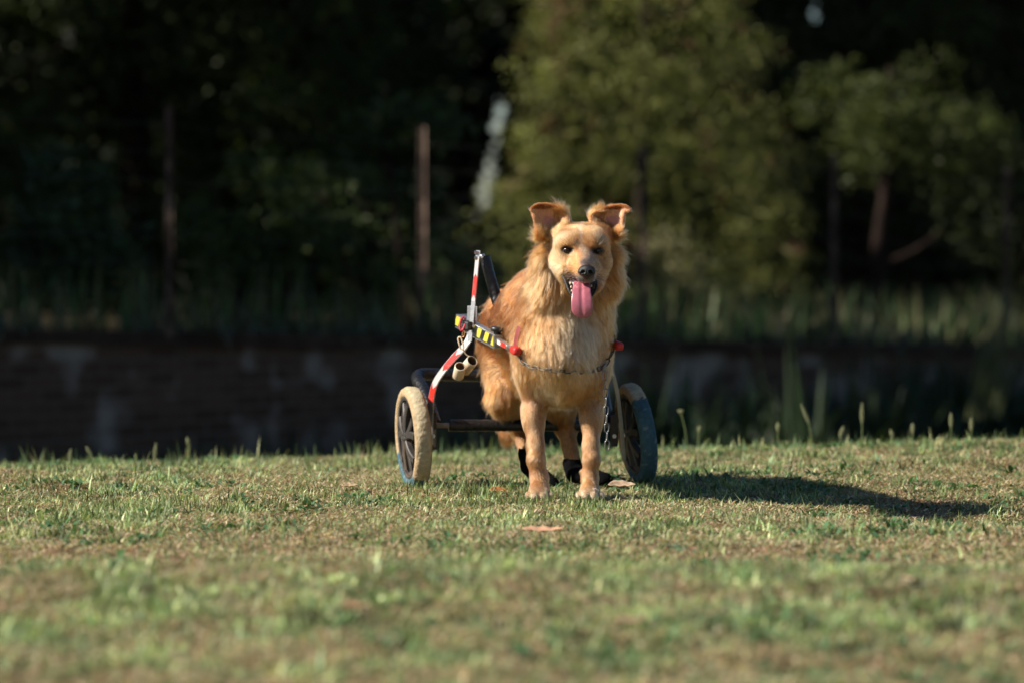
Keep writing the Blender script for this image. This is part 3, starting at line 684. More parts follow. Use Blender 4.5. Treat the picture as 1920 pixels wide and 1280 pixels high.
# torso
add(Cone(P(1030, 584, 11.52), P(1010, 600, 11.72), .140, .130), .05, .045, .30, back, RUST)
add(Cone(P(1012, 612, 11.72), P(974, 628, 12.0), .125, .110), .05, .045, .30, back, RUST)
add(Ell(P(1054, 632, 11.40), (.114, .165, .175), np.eye(3)), .06, .038, .42, chestf, GOLD)
add(Ell(P(1056, 702, 11.44), (.094, .150, .088)), .05, .028, .35, chestf, GOLD)
add(Cone(P(1060, 590, 11.33), P(1056, 660, 11.29), .085, .070), .06, .038, .45, chestf, CREAM * .35 + GOLD * .65)
add(Cone(P(1040, 702, 11.6), P(985, 690, 11.92), .092, .075), .05, .04, .3, back, GOLD)
# neck
add(Cone(P(1090, 478, 11.29), P(1061, 590, 11.41), .082, .118), .05, .058, .55, ruff, GOLD)
add(Cone(P(1050, 520, 11.29), P(1035, 570, 11.35), .065, .07), .05, .062, .55, ruff, GOLD)
add(Cone(P(1128, 510, 11.29), P(1102, 580, 11.35), .042, .046), .05, .045, .50, ruff, GOLD)
add(Cone(P(1027, 484, 11.24), P(1034, 545, 11.28), .026, .045), .03, .046, .70, outw, GOLD * .6 + CREAM * .4)
add(Cone(P(1036, 448, 11.235), P(1030, 470, 11.24), .018, .020), .03, .026, .45, outw, GOLD)
add(Cone(P(1147, 482, 11.25), P(1138, 532, 11.29), .018, .028), .03, .042, .70, outw, GOLD * .6 + CREAM * .4)
add(Cone(P(1144, 448, 11.24), P(1148, 470, 11.25), .010, .012), .03, .022, .40, outw, GOLD)
add(Cone(P(1056, 500, 11.17), P(1069, 532, 11.155), .026, .020), .02, .020, .3, away_nose, CREAM * .3 + FACE * .7)
add(Cone(P(1122, 500, 11.175), P(1117, 530, 11.155), .025, .019), .02, .020, .3, away_nose, FACE)
# shoulders
add(Ell(P(1000, 660, 11.42), (.060, .11, .115)), .05, .034, .30, dn, GOLD)
add(Ell(P(1108, 660, 11.44), (.056, .11, .110)), .05, .034, .30, dn, GOLD)
# front legs
LG = GOLD * .55 + CREAM * .5
for (sx, wx, px_, r0, r1, r2) in ((1001, 1004, 1011, .033, .0262, .028), (1111, 1108, 1106, .033, .0250, .026)):
    add(Cone(P(sx, 700, 11.38), P(sx, 765, 11.40), .044, r0), .035, .015, .18, dn, LG)
    add(Cone(P(sx, 765, 11.40), P(wx, 836, 11.345), r0 * .92, r1 * .92), .02, .010, .20, dn, LG)
    add(Ell(P(sx - 2, 782, 11.385), (r0 * .95, .045, .050)), .02, .010, .22, dn, LG)
    add(Cone(P(wx, 836, 11.345), P(wx + 1, 862, 11.325), r1 * .92, r1 * .97), .015, .010, .2, dn, LG)
    add(Cone(P(wx + 1, 862, 11.325), P(px_, 896, 11.325), r1 * .95, r2 * .88), .012, .010, .2, dn, LG)
    add(Cone(P(px_, 896, 11.325), P(px_, 914, 11.30), r2 * .86, r2 * .95), .015, .009, .2, dn, LG)
    add(Sph(P(wx + 16 * (1 if wx < 1050 else -1), 884, 11.345), .008), .012, .010, .3, dn, LG)
    add(Ell(P(px_, 924, 11.275), (.031, .045, .021)), .018, .010, .15, dn, CREAM)
    for i, (dx, dy, rr) in enumerate(((-20, 0.0, .0110), (-7.5, -.022, .0128), (7.5, -.022, .0128), (20, 0.0, .0110))):
        c = P(px_ + dx, 931, 11.245 + dy + .0); add(Cone(c + [0, .018, .004], c, rr, rr * .95), .0045, .005, .15, dn, PALE)
# hind legs (limp, dragging)
add(Ell(P(946, 628, 11.98), (.065, .12, .135)), .05, .045, .32, back, RUST * .6 + GOLD * .4)
add(Cone(P(945, 660, 11.96), P(941, 745, 11.88), .068, .042), .04, .048, .35, dn, GOLD)
add(Cone(P(942, 745, 11.88), P(974, 800, 12.00), .042, .028), .03, .030, .30, dn, GOLD)
add(Cone(P(974, 800, 12.00), P(992, 872, 11.93), .024, .020), .02, .014, .2, dn, LG)
add(Cone(P(992, 872, 11.93), P(1008, 886, 11.89), .016, .010), .015, .008, .2, dn, LG)
add(Cone(P(1030, 650, 12.03), P(1048, 745, 11.90), .085, .055), .05, .040, .32, dn, GOLD)
add(Cone(P(1048, 745, 11.90), P(1060, 800, 11.96), .046, .030), .03, .022, .25, dn, GOLD)
add(Cone(P(1060, 800, 11.96), P(1076, 872, 11.90), .027, .021), .02, .012, .2, dn, LG)
add(Cone(P(1074, 872, 11.90), P(1092, 886, 11.88), .016, .010), .015, .008, .2, dn, LG)
# tail
add(Cone(P(950, 650, 12.13), P(944, 740, 12.12), .035, .034), .03, .06, .35, dn, GOLD)
add(Cone(P(944, 740, 12.12), P(953, 806, 12.10), .036, .026), .02, .045, .35, dn, GOLD * .6 + RUST * .5)
# head
add(Ell(P(1091, 455, 11.195), (.080, .085, .058)), .03, .014, .25, away_nose, FACE)
add(Sph(P(1056, 438, 11.205), .027), .03, .018, .35, away_nose, GOLD)
add(Sph(P(1128, 438, 11.21), .027), .03, .018, .35, away_nose, GOLD)
add(Sph(P(1070, 456, 11.145), .034), .03, .009, .22, away_nose, FACE)
add(Sph(P(1114, 457, 11.145), .033), .03, .009, .22, away_nose, FACE)
add(Cone(P(1057, 488, 11.175), P(1064, 504, 11.14), .033, .024), .035, .020, .28, away_nose, CREAM * .6 + FACE * .4)
add(Cone(P(1122, 489, 11.18), P(1115, 505, 11.14), .031, .023), .035, .020, .28, away_nose, CREAM * .3 + FACE * .7)
add(Cone(P(1094, 482, 11.13), P(1098.5, 505, 11.058), .034, .0215), .025, .0055, .16, away_nose, FACE)
add(Cone(P(1084, 503, 11.11), P(1092, 520, 11.062), .023, .0165), .018, .0055, .16, away_nose, CREAM * .7 + FACE * .3)
add(Cone(P(1110, 504, 11.11), P(1106, 520, 11.062), .022, .0155), .018, .0055, .16, away_nose, CREAM * .5 + FACE * .5)
add(Cone(P(1077, 535, 11.175), P(1093, 553, 11.105), .030, .017), .02, .010, .2, lambda X: norm(np.broadcast_to(np.array([0, .8, -.5]), X.shape)), CREAM * .6 + GOLD * .4)
add(Cone(P(1111, 532, 11.175), P(1099, 553, 11.105), .026, .016), .02, .010, .2, lambda X: norm(np.broadcast_to(np.array([0, .8, -.5]), X.shape)), CREAM * .3 + GOLD * .7)
# ears: thin curved shells laid over a control grid
def grid_interp(rows, nu, nv):
    G = np.array([[P(x, y, 11.20 + d) for (x, y, d) in row] for row in rows])
    A = np.stack([spline(G[:, j], nu) for j in range(G.shape[1])], 1)
    return np.stack([spline(A[i], nv) for i in range(A.shape[0])], 0)
EAR_L = [[(1064, 426, 0), (1053, 434, .012), (1036, 442, .020), (1018, 444, .012), (1009, 442, -.002)],
         [(1065, 409, 0), (1053, 407, .012), (1035, 412, .016), (1016, 418, .010), (1004, 422, -.004)],
         [(1056, 396, 0), (1043, 394, .008), (1027, 397, .010), (1011, 402, .005), (1001, 407, -.01)],
         [(1038, 388, -.004), (1030, 386, .002), (1018, 388, .002), (1007, 392, -.002), (999, 398, -.008)],
         [(1020, 384, -.004), (1012, 384, -.006), (1005, 386, -.010), (1000, 389, -.013), (996, 393, -.016)]]
EAR_R = [[(1118, 426, 0), (1129, 436, .012), (1143, 443, .022), (1154, 444, .014), (1162, 440, -.002)],
         [(1108, 408, 0), (1122, 405, .012), (1141, 412, .018), (1157, 418, .012), (1168, 422, -.004)],
         [(1119, 397, 0), (1132, 394, .008), (1147, 396, .010), (1160, 401, .006), (1169, 407, -.01)],
         [(1139, 390, -.004), (1148, 388, .002), (1158, 388, .002), (1167, 391, -.002), (1172, 398, -.008)],
         [(1160, 386, -.004), (1168, 386, -.006), (1174, 388, -.010), (1179, 391, -.013), (1182, 395, -.016)]]
ear_pts = []
for rows in (EAR_L, EAR_R): ear_pts.append(grid_interp(rows, 5, 4))

fld = Field((-0.22, 10.98, -0.03), (0.42, 12.24, 0.90), 0.0040)
for p, k, *_ in prims: fld.add(p, k)
for G in ear_pts:
    nu, nv = G.shape[:2]
    for i in range(nu):
        for j in range(nv):
            w_ = max(0, 1 - i / nu * 2.6) ** 2; th = .0048 - .0015 * i / nu + .006 * w_ * (nv * .5 - j > nv * .28)
            fld.add(Sph(G[i, j], th), .004 + .010 * w_)
# eye sockets, the stop between the eyes
for (ex, ey) in ((1063.6, 469.6), (1122, 470.5)): fld.cut(Ell(P(ex, ey, 11.112), (.016, .016, .0075)), .008)
BV, BQ = fld.mesh()

allp = [(p, ln, lift, flow, col) for (p, k, ln, lift, flow, col) in prims]
earflat = [G.reshape(-1, 3) for G in ear_pts]
earkd = kdtree.KDTree(sum(len(e) for e in earflat))
_i = 0
for e in earflat:
    for q in e: earkd.insert(q, _i); _i += 1
earkd.balance()
EYES = [P(1063.6, 469.6, 11.117), P(1122, 470.5, 11.117)]
def attributes(X):
    """fur length, lift, flow and pigment at points of the skin"""
    n = len(X); Wt = np.zeros(n); ln = np.zeros(n); lf = np.zeros(n); fl = np.zeros((n, 3)); co = np.zeros((n, 3))
    for (p, l, t, f, c) in allp:
        lo, hi = p.bbox(); mk = ((X > lo - .06) & (X < hi + .06)).all(1)
        if not mk.any(): continue
        x = X[mk]; w = np.exp(-np.clip(p.dist(x), -0.01, .2) / .011) + 1e-9
        Wt[mk] += w; ln[mk] += w * l; lf[mk] += w * t; fl[mk] += w[:, None] * f(x.copy()); co[mk] += w[:, None] * c
    Wt = np.maximum(Wt, 1e-9); ln /= Wt; lf /= Wt; fl = norm(fl); co /= Wt[:, None]
    # pigment with a pattern of its own
    n1 = fnoise(X * 14, 3, 3); n2 = fnoise(X * 45, 8, 2)
    # pixel-like coordinates only serve to place the coat's markings on the animal
    ax = 960 + X[:, 0] * FPX / X[:, 1]; ay = HOR + (CAM_H - X[:, 2]) * FPX / X[:, 1]
    ycut = X[:, 1]
    def blob(cx, cy, sx, sy, ymax=11.6): return np.exp(-((ax - cx) / sx) ** 2 - ((ay - cy) / sy) ** 2) * (ycut < ymax)
    def mixc(w, c): w = np.clip(w, 0, 1)[:, None]; co[:] = co * (1 - w) + w * np.array(c)
    mixc((n1 - .5) * 2.2, RUST); mixc((.5 - n1) * 2.0, CREAM); mixc((n2 - .55) * 1.2, RUST * .8)
    mixc(blob(1078, 636, 36, 62) * (.55 + np.clip(n1 * 2.4 - .75, 0, 1)), PALE)
    mixc(blob(1022, 728, 26, 26) * 1.0 * np.clip(n1 * 2 - .3, 0, 1), PALE)
    mixc(blob(1050, 745, 14, 30) * .4, PALE)
    mixc(sstep(11.40, 11.58, X[:, 1]) * sstep(.42, .58, X[:, 2]) * .95, RUST * .9)
    mixc(blob(972, 560, 48, 75, 11.9) * .9 * (X[:, 1] > 11.3), RUST)
    # face
    hd = 11.25
    mixc(blob(1080, 494, 10, 22, hd) * 1.1, [.60, .27, .09]); mixc(blob(1108, 490, 8, 16, hd) * .4, [.60, .27, .09])
    mixc(blob(1063, 442, 20, 18, hd) * .35, CREAM); mixc(blob(1048, 470, 14, 26, hd) * .65, PALE * [1, .93, .8])
    mixc(blob(1091, 442, 3, 30, hd) * .45, [.55, .47, .38]); mixc(blob(1096, 476, 4, 14, hd) * .7, PALE)
    mixc(blob(1097, 493, 9, 8, hd) * 1.8, [.09, .06, .05]); mixc(blob(1105, 484, 6, 12, hd) * .9, [.3, .22, .17])
    mixc(blob(1081, 457, 6, 4, hd) * 1.1, [.22, .14, .09]); mixc(blob(1040, 506, 8, 12, hd) * .9, [.3, .2, .12])
    mixc(blob(1117, 485, 12, 10, hd) * .35, [.5, .36, .22])
    mixc(blob(1086, 524, 15, 8, hd) * 1.5, [.17, .145, .13]); mixc(blob(1111, 523, 13, 9, hd) * 1.5, [.17, .14, .12]); mixc(blob(1070, 428, 14, 10, hd) * .5, GOLD); mixc(blob(1118, 446, 16, 14, hd) * .5, [.42, .27, .15]); mixc(blob(1132, 480, 12, 26, hd) * .6, GOLD * .9)
    for E in EYES:
        d = np.sqrt((((X - E) / [.020, .03, .0105]) ** 2).sum(1)); mixc((1.25 - d) * 3.5, [.025, .017, .013])
    # mouth: dark lips and gums
    mo = np.exp(-(((ax - 1091) / 30) ** 4) - (((ay - 542) / 11) ** 4)) * (X[:, 1] < 11.17); mixc(mo * 1.4, [.03, .016, .014])
    mixc((.05 - X[:, 2]) / .03 * (X[:, 1] < 11.5) * .5, PALE)
    # ears
    return ln, lf, fl, co, ax, ay

dog = empty('dog', (0.14, 11.5, 0.0)); tag(dog, 'golden brown long haired dog standing with its tongue out, in a wheeled cart', 'dog')
def to_local(o, par):
    o.parent = par; o.matrix_parent_inverse = Matrix.Translation(-Vector(par.location)); return o

ln, lf, fl, co, ax_, ay_ = attributes(BV)
# normals
def vnormals(V, Q):
    nrm = np.cross(V[Q[:, 2]] - V[Q[:, 0]], V[Q[:, 3]] - V[Q[:, 1]]); out = np.zeros_like(V)
    for j in range(4): np.add.at(out, Q[:, j], nrm)
    return norm(out)
BN = vnormals(BV, BQ)
eard = np.full(len(BV), 9.0)
headm = np.where((BV[:, 2] > .655) & (BV[:, 1] < 11.30))[0]
for i in headm: eard[i] = earkd.find(BV[i])[2]
ear = (eard < .0075)
einn = ear & (BN[:, 1] < -0.05)                    # the hollow side that faces forward
axc = ax_; left_ear = axc < 1090
co[ear & ~einn] = RUST * 1.05
co[einn] = np.array([.72, .36, .19])
ecn = (np.abs(axc - np.where(left_ear, 1030, 1150)) < 12) & (ay_ > 405)
co[einn & ecn] = np.array([.60, .25, .20])
co[einn & (ay_ < 393)] = RUST
skin_m, N, L, B = new_mat('dog_skin')
a = N.new('ShaderNodeAttribute'); a.attribute_name = 'Col'; L.new(a.outputs['Color'], B.inputs['Base Color']); B.inputs['Roughness'].default_value = .8; B.inputs['Specular IOR Level'].default_value = .2
body = mesh_obj('body', BV, BQ, skin_m, None, True, np.concatenate([co * .7, np.ones((len(co), 1))], 1)); to_local(body, dog)

# ------------------------------------------------------------------ fur
def sample_fur(density_fn, nmax):
    A, Bv, Cv, Dv = (BV[BQ[:, j]] for j in range(4))
    area = 0.5 * np.linalg.norm(np.cross(Cv - A, Dv - Bv), axis=1)
    dens = density_fn(BQ); w = area * dens; tot = w.sum(); n = int(min(tot, nmax))
    f = rng.choice(len(BQ), n, p=w / w.sum()); u = rng.uniform(0, 1, (n, 1)); v = rng.uniform(0, 1, (n, 1))
    q = BQ[f]; wt = np.stack([(1 - u) * (1 - v), u * (1 - v), u * v, (1 - u) * v], 1)   # n,4,1
    bl = lambda Z: (Z[q] * wt.reshape(n, 4, *([1] * (Z.ndim - 1)))).sum(1)
    return bl, n, q
def dens(Q):
    c = BV[Q[:, 0]]; l = ln[Q[:, 0]]
    d = np.interp(l, [.006, .012, .025, .05], [7.5e5, 6e5, 4.6e5, 3.6e5])
    d = np.where((c[:, 1] > 11.75), d * .6, d); d = np.where((c[:, 1] < 11.3) & (c[:, 2] > .6), d * 1.3, d)
    d = np.where(BN[Q[:, 0]][:, 1] > .6, d * .4, d)          # far side of the animal
    return d
bl, nF, q0 = sample_fur(dens, 560000)
X = bl(BV); Nn = norm(bl(BN)); fln = bl(ln); flf = bl(lf); ffl = norm(bl(fl)); fco = bl(co); fear = ear[q0[:, 0]]; finn = einn[q0[:, 0]]
ax = 960 + X[:, 0] * FPX / X[:, 1]; ay = HOR + (CAM_H - X[:, 2]) * FPX / X[:, 1]
keep = np.ones(nF, bool)
for E in EYES: keep &= np.sqrt((((X - E) / [.0122, .03, .0046]) ** 2).sum(1)) > 1
keep &= np.linalg.norm((X - NOSE) / [.026, .03, .021], axis=1) > 1
front = X[:, 1] < 11.19
# no hair inside the open mouth or on the bare lips
mouth_poly = np.array([(1054, 511), (1064, 519), (1074, 528), (1096, 531), (1118, 528), (1121, 540), (1112, 556), (1095, 560), (1076, 560), (1062, 540)])
def inpoly(x, y, Pg):
    r = np.zeros(len(x), bool); j = len(Pg) - 1
    for i in range(len(Pg)):
        xi, yi = Pg[i]; xj, yj = Pg[j]
        c = ((yi > y) != (yj > y)) & (x < (xj - xi) * (y - yi) / (yj - yi + 1e-9) + xi); r ^= c; j = i
    return r
keep &= ~(inpoly(ax, ay, mouth_poly) & front)
boots = (X[:, 2] < P(0, 862, 11.9)[2]) & (X[:, 1] > 11.6); keep &= ~boots
keep &= ~(finn & (rng.uniform(0, 1, nF) < .25))
# ear fur
earlen = np.where(finn, .013 * rng.uniform(.5, 1.2, nF), .010 + .012 * rng.uniform(0, 1, nF) ** 2)
inner_edge = fear & (((ax > 1044) & (ax < 1085)) | ((ax < 1136) & (ax > 1095)))
earlen = np.where(inner_edge & ~finn, .022 + .016 * rng.uniform(0, 1, nF), earlen)
earflow = norm(np.stack([np.where(ax < 1090, .25, -.30), np.full(nF, .15), np.full(nF, 1.0)], 1))
tip = fear & (ay < 394) & ((ax < 1025) | (ax > 1155))
cover = fear & finn & (((ax > 1038) & (ax < 1085)) | ((ax < 1134) & (ax > 1095))) & (ay > 392)
earlen = np.where(tip, .007, earlen); earlen = np.where(cover, .021 * rng.uniform(.6, 1.3, nF), earlen)
fln = np.where(fear, earlen, fln); ffl = np.where(fear[:, None], np.where(inner_edge[:, None], earflow, norm(np.stack([np.where(ax < 1090, -.4, .05), np.full(nF, .4), np.full(nF, .8)], 1))), ffl)
ffl = np.where(cover[:, None], earflow * np.array([-1.0, 1, 1]), ffl); fco = np.where(cover[:, None], GOLD * .7 + CREAM * .35, fco)
flf = np.where(fear, np.where(finn, .15, .3), flf); flf = np.where(cover, .45, flf); flf = np.where(inner_edge & ~finn, .8, flf)
fco = np.where((inner_edge & ~finn)[:, None], GOLD * .5 + CREAM * .5, fco)
# long tufts beside and below the ears (cheek ruff), longer coat under the head
side = np.exp(-((ay - 470) / 55) ** 2) * (np.abs(ax - 1092) > 52) * (X[:, 1] > 11.17) * (X[:, 1] < 11.42) * ~fear
fln = fln * (1 + .25 * side); 
# bend by noise, clump
d3 = np.stack([fnoise(X * 22 + 5 * i, 40 + i, 2) for i in range(3)], 1) - .5
d4 = np.stack([fnoise(X * 8 + 9 * i, 140 + i, 2) for i in range(3)], 1) - .5
tang = ffl + d3 * 1.9 + d4 * 1.7; tang = norm(tang - (tang * Nn).sum(1)[:, None] * Nn)
lift = flf * rng.uniform(.5, 1.5, nF)
d = norm(tang + Nn * lift[:, None] + rng.normal(0, .10, (nF, 3)))
stray = rng.uniform(0, 1, nF) < .035
fln = fln * np.where(stray & (fln > .02), 1.45, 1) * rng.uniform(.55, 1.15, nF) * (.8 + .5 * fnoise(X * 30, 71, 2))
# clumping
nc = 36000; ci = rng.choice(nF, nc, replace=False); kd = kdtree.KDTree(nc)
for i, c in enumerate(ci): kd.insert(X[c], i)
kd.balance(); cid = np.fromiter((kd.find(x)[1] for x in X), dtype=np.int64, count=nF); cl = ci[cid]
K = 6; t = np.linspace(0, 1, K); PT = np.zeros((nF, K, 3), np.float32)
grav = np.array([0, 0, -1.0]); stiff = np.clip((fln - .015) / .05, 0, 1)
def strand(X, d, N_, l, g):
    out = np.zeros((len(X), K, 3)); c = X.copy(); dd = d.copy(); out[:, 0] = c
    for i in range(1, K):
        dd = norm(dd + g[:, None] * grav * .16 - N_ * .06)
        c = c + dd * (l / (K - 1))[:, None]; out[:, i] = c
    return out
PT = strand(X, d, Nn, fln, stiff); 
dj = norm(d[ci] + rng.normal(0, .19, (nc, 3)) * np.clip(fln[ci] / .03, .2, 1)[:, None]); lj = fln[ci] * rng.uniform(.75, 1.3, nc)
CP = strand(X[ci], dj, Nn[ci], lj, stiff[ci])[cid]
amt = np.clip(fln / .04, .25, 1)[:, None, None] * (t ** 1.4)[None, :, None] * (.50 + .28 * rng.uniform(0, 1, (nF, 1, 1)))
amt = amt * np.where(stray, .15, 1)[:, None, None]
PT = PT * (1 - amt) + (CP + (X - X[cl])[:, None, :] * .15) * amt
wv = np.sin(t[None, :] * 9 + rng.uniform(0, 6.28, (nF, 1))) * (fln * .035)[:, None] * t
PT = PT + wv[:, :, None] * np.cross(d, Nn)[:, None, :]
# a few whiskers
PT = PT[keep]; cu = rng.uniform(0, 1, nc); ct = rng.uniform(0, 1, nc)[cid[keep]][:, None]; long_ = np.clip((ll0 := fln[keep]) / .03, .25, 1)[:, None]
fk = fco[keep]; fk = np.where(ct < .28, fk * (1 - .4 * long_) + RUST * .4 * long_, np.where(ct > .74, fk * (1 - .35 * long_) + CREAM * .35 * long_, fk))
C_ = fk * rng.uniform(.70, 1.15, (keep.sum(), 1)) * (.74 + .42 * cu[cid[keep]])[:, None]; ll = fln[keep]
nk = len(PT)
rad = np.interp(ll, [.005, .02, .05], [.00022, .00027, .00032])[:, None] * (1 - .8 * t ** 1.5)[None, :]
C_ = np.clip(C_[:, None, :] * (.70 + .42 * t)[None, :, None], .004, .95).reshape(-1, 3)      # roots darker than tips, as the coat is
wx_ = []
for s_ in (-1, 1):
    for k in range(16):
        b0 = P((1084 if s_ < 0 else 1112) + rng.normal(0, 3.5), 514 + rng.normal(0, 5), 11.052); dd = norm(np.array([s_ * 1.0, -.25 + rng.normal(0, .3), rng.normal(-.15, .35)])); Lw = rng.uniform(.03, .055)
        wx_.append(b0 + dd * (t[:, None] * Lw) + np.array([0, 0, -.010]) * (t[:, None] ** 2))
    for k in range(5):
        b0 = P((1064 if s_ < 0 else 1124) + rng.normal(0, 4), 458 + rng.normal(0, 2), 11.108); dd = norm(np.array([s_ * .8, -.5, .9 + rng.normal(0, .3)])); wx_.append(b0 + dd * (t[:, None] * .03))
wx_ = np.array(wx_); PT = np.concatenate([PT, wx_]); rad = np.concatenate([rad, np.tile(.00020 * (1 - .7 * t), (len(wx_), 1))]); C_ = np.vstack([C_, np.full((len(wx_) * K, 3), .75)]); nk = len(PT)
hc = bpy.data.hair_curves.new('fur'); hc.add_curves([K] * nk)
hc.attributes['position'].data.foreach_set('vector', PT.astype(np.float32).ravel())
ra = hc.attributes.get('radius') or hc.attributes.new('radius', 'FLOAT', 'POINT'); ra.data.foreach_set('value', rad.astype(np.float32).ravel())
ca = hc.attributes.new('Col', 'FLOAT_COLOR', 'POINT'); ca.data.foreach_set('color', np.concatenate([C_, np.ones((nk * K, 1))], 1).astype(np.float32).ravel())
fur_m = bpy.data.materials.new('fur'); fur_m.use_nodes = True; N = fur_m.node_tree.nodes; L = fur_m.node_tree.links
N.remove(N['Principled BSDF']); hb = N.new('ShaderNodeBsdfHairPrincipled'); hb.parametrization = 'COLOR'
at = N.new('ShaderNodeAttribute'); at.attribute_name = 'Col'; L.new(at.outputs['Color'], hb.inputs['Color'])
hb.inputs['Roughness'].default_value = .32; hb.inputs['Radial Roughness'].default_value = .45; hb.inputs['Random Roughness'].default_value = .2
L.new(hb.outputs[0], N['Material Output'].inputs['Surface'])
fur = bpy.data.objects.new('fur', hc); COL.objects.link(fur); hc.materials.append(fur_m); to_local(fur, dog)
print('fur strands', nk, 'body verts', len(BV))

# ------------------------------------------------------------------ nose
f = Field(NOSE - .035, NOSE + .035, .0011)
nc_ = P(1100, 507.5, 11.040)
f.add(Ell(nc_, (.0235, .017, .0165)), .004)
f.add(Cone(P(1100, 514, 11.036), P(1100, 521, 11.048), .010, .006), .010)
for sx in (-1, 1):
    f.add(Sph(nc_ + [sx * .0135, -.004, -.003], .0115), .006)
    f.cut(Ell(nc_ + [sx * .0105, -.0165, -.0035], (.0052, .010, .0042)), .003)
    f.cut(Cone(nc_ + [sx * .015, -.013, -.006], nc_ + [sx * .024, -.004, -.009], .002, .0015), .002)
f.cut(Cone(nc_ + [0, -.020, .004], nc_ + [0, -.014, -.020], .0010, .0010), .003)
V, Q = f.mesh()
nose_m = pbr('nose_leather', (.009, .008, .009, 1), .36, spec=.5, bump=.5, bscale=900)
o = mesh_obj('nose', V, Q, nose_m); to_local(o, dog)
# ------------------------------------------------------------------ eyes
def almond(c, hw, hh, dep, nu=28, nv=10, tilt=0):
    V = [c + [0, -dep, 0]]; Fc = []
    for i in range(1, nv + 1):
        r = i / nv
        for j in range(nu):
            a = 2 * np.pi * j / nu; x = hw * r * np.cos(a); z = hh * r * np.sin(a) * (abs(np.sin(a)) ** .35)
            x, z = x * np.cos(tilt) - z * np.sin(tilt), x * np.sin(tilt) + z * np.cos(tilt)
            V.append(c + [x, -dep * np.sqrt(max(0, 1 - r * r)), z])
    for j in range(nu): Fc.append((0, 1 + (j + 1) % nu, 1 + j))
    for i in range(nv - 1):
        for j in range(nu): a = 1 + i * nu + j; b = 1 + i * nu + (j + 1) % nu; Fc.append((a, b, b + nu, a + nu))
    return np.array(V), Fc
iris_m, N, L, B = new_mat('eye'); B.inputs['Roughness'].default_value = .10; B.inputs['Specular IOR Level'].default_value = .5
tc = N.new('ShaderNodeTexCoord'); ln_ = N.new('ShaderNodeVectorMath'); ln_.operation = 'LENGTH'; mp = N.new('ShaderNodeMapping'); mp.inputs['Scale'].default_value = (1, 0, 1); L.new(tc.outputs['Object'], mp.inputs['Vector']); L.new(mp.outputs[0], ln_.inputs[0])
cr = N.new('ShaderNodeValToRGB'); e = cr.color_ramp.elements; e[0].position = 0; e[0].color = (.002, .002, .002, 1); e[1].position = 1.0; e[1].color = (.10, .05, .04, 1)
for (p_, c_) in ((.0036, (.002, .002, .002, 1)), (.0040, (.035, .014, .005, 1)), (.0070, (.022, .009, .004, 1)), (.0078, (.04, .03, .03, 1))): q_ = e.new(p_ / .0115); q_.color = c_
dv = N.new('ShaderNodeMath'); dv.operation = 'DIVIDE'; dv.inputs[1].default_value = .0115; L.new(ln_.outputs['Value'], dv.inputs[0]); L.new(dv.outputs[0], cr.inputs[0]); L.new(cr.outputs[0], B.inputs['Base Color'])
lid_m = pbr('eyelid', (.010, .006, .005, 1), .6)
for (E, hw, hh, tl, gz) in ((EYES[0], .0100, .0032, -.10, -.001), (EYES[1], .0100, .0044, .08, .002)):
    c = E + [0, .0055, 0]; f = Field(c - .026, c + .026, .0011); rot = np.array(Matrix.Rotation(tl, 3, 'Y'))
    f.add(Ell(c, (.0132, .0128, .0049 if hh < .004 else .0062), rot), .003)
    f.cut(Ell(c + [0, -.012, 0], (hw, .014, hh), rot), .0025)
    f.cut(Sph(c + [0, .004, 0], .0108), .001)
    V, Q = f.mesh(); lid = mesh_obj('eyelid', V, Q, lid_m); to_local(lid, dog)
    V, Q = [], []
    f = Field(np.full(3, -.013), np.full(3, .013), .0012); f.add(Sph((0, 0, 0), .0108), .001); V, Q = f.mesh(); V = norm(V) * .0106
    e_ = mesh_obj('eye', V, Q, iris_m); e_.location = Vector(c + [gz * .6, .0022, 0]); e_.rotation_euler = (0, 0, 0); e_.parent = dog; e_.matrix_parent_inverse = Matrix.Translation(-Vector(dog.location))
# ------------------------------------------------------------------ mouth: cavity, lips, teeth, tongue
mouth_m = pbr('mouth_lining', (.014, .005, .005, 1), .4)
f = Field(P(1092, 536, 11.12) - .06, P(1092, 536, 11.12) + .06, .002)
f.add(Ell(P(1090, 534, 11.135), (.045, .045, .024)), .004)
V, Q = f.mesh(); o = mesh_obj('mouth_lining', V, Q, mouth_m); to_local(o, dog)
lip_m = pbr('lip', (.007, .005, .005, 1), .38, bump=.8, bscale=500)
for pts in ([(1052, 510, 11.135), (1057, 521, 11.122), (1062, 533, 11.110), (1067, 545, 11.100), (1073, 556, 11.092)],
            [(1118, 527, 11.115), (1118.5, 535, 11.108), (1116, 545, 11.100), (1110, 556, 11.092)]):
    path = spline([P(*q) for q in pts], 6); n = len(path)
    sc = .40 + .48 * np.sin(np.linspace(.15, 2.9, n)) * (1 + .18 * np.sin(np.arange(n) * 1.9))
    V, Fc, UV = sweep(path, circ(.0048, 10, .0062), up=(0, 1, 0), scale=sc)
    o = MB().add(V, Fc).build('lip', lip_m); to_local(o, dog)
tooth_m = pbr('tooth', (.62, .50, .34, 1), .3)
for (x, y, Y, r, h) in ((1069.5, 531, 11.100, .0026, .008), (1071, 538, 11.095, .0028, .007), (1072, 545, 11.090, .0024, .006), (1109, 536, 11.095, .0024, .006)):
    p = P(x, y, Y); V, Fc, UV = sweep([p + [0, 0, -h / 2], p, p + [0, 0, h / 2]], circ(r, 8), up=(0, 1, 0), scale=[1, .95, .5]); o = MB().add(V, Fc).build('tooth', tooth_m); to_local(o, dog)
cl_ = spline([P(1092, 528, 11.135), P(1091, 531, 11.095), P(1090.5, 540, 11.065), P(1090.5, 556, 11.048), P(1091, 573, 11.040), P(1092, 586, 11.041), P(1092.5, 597, 11.047)], 6)
_L = np.concatenate([[0], np.cumsum(np.linalg.norm(np.diff(cl_, axis=0), axis=1))]); nT = 60
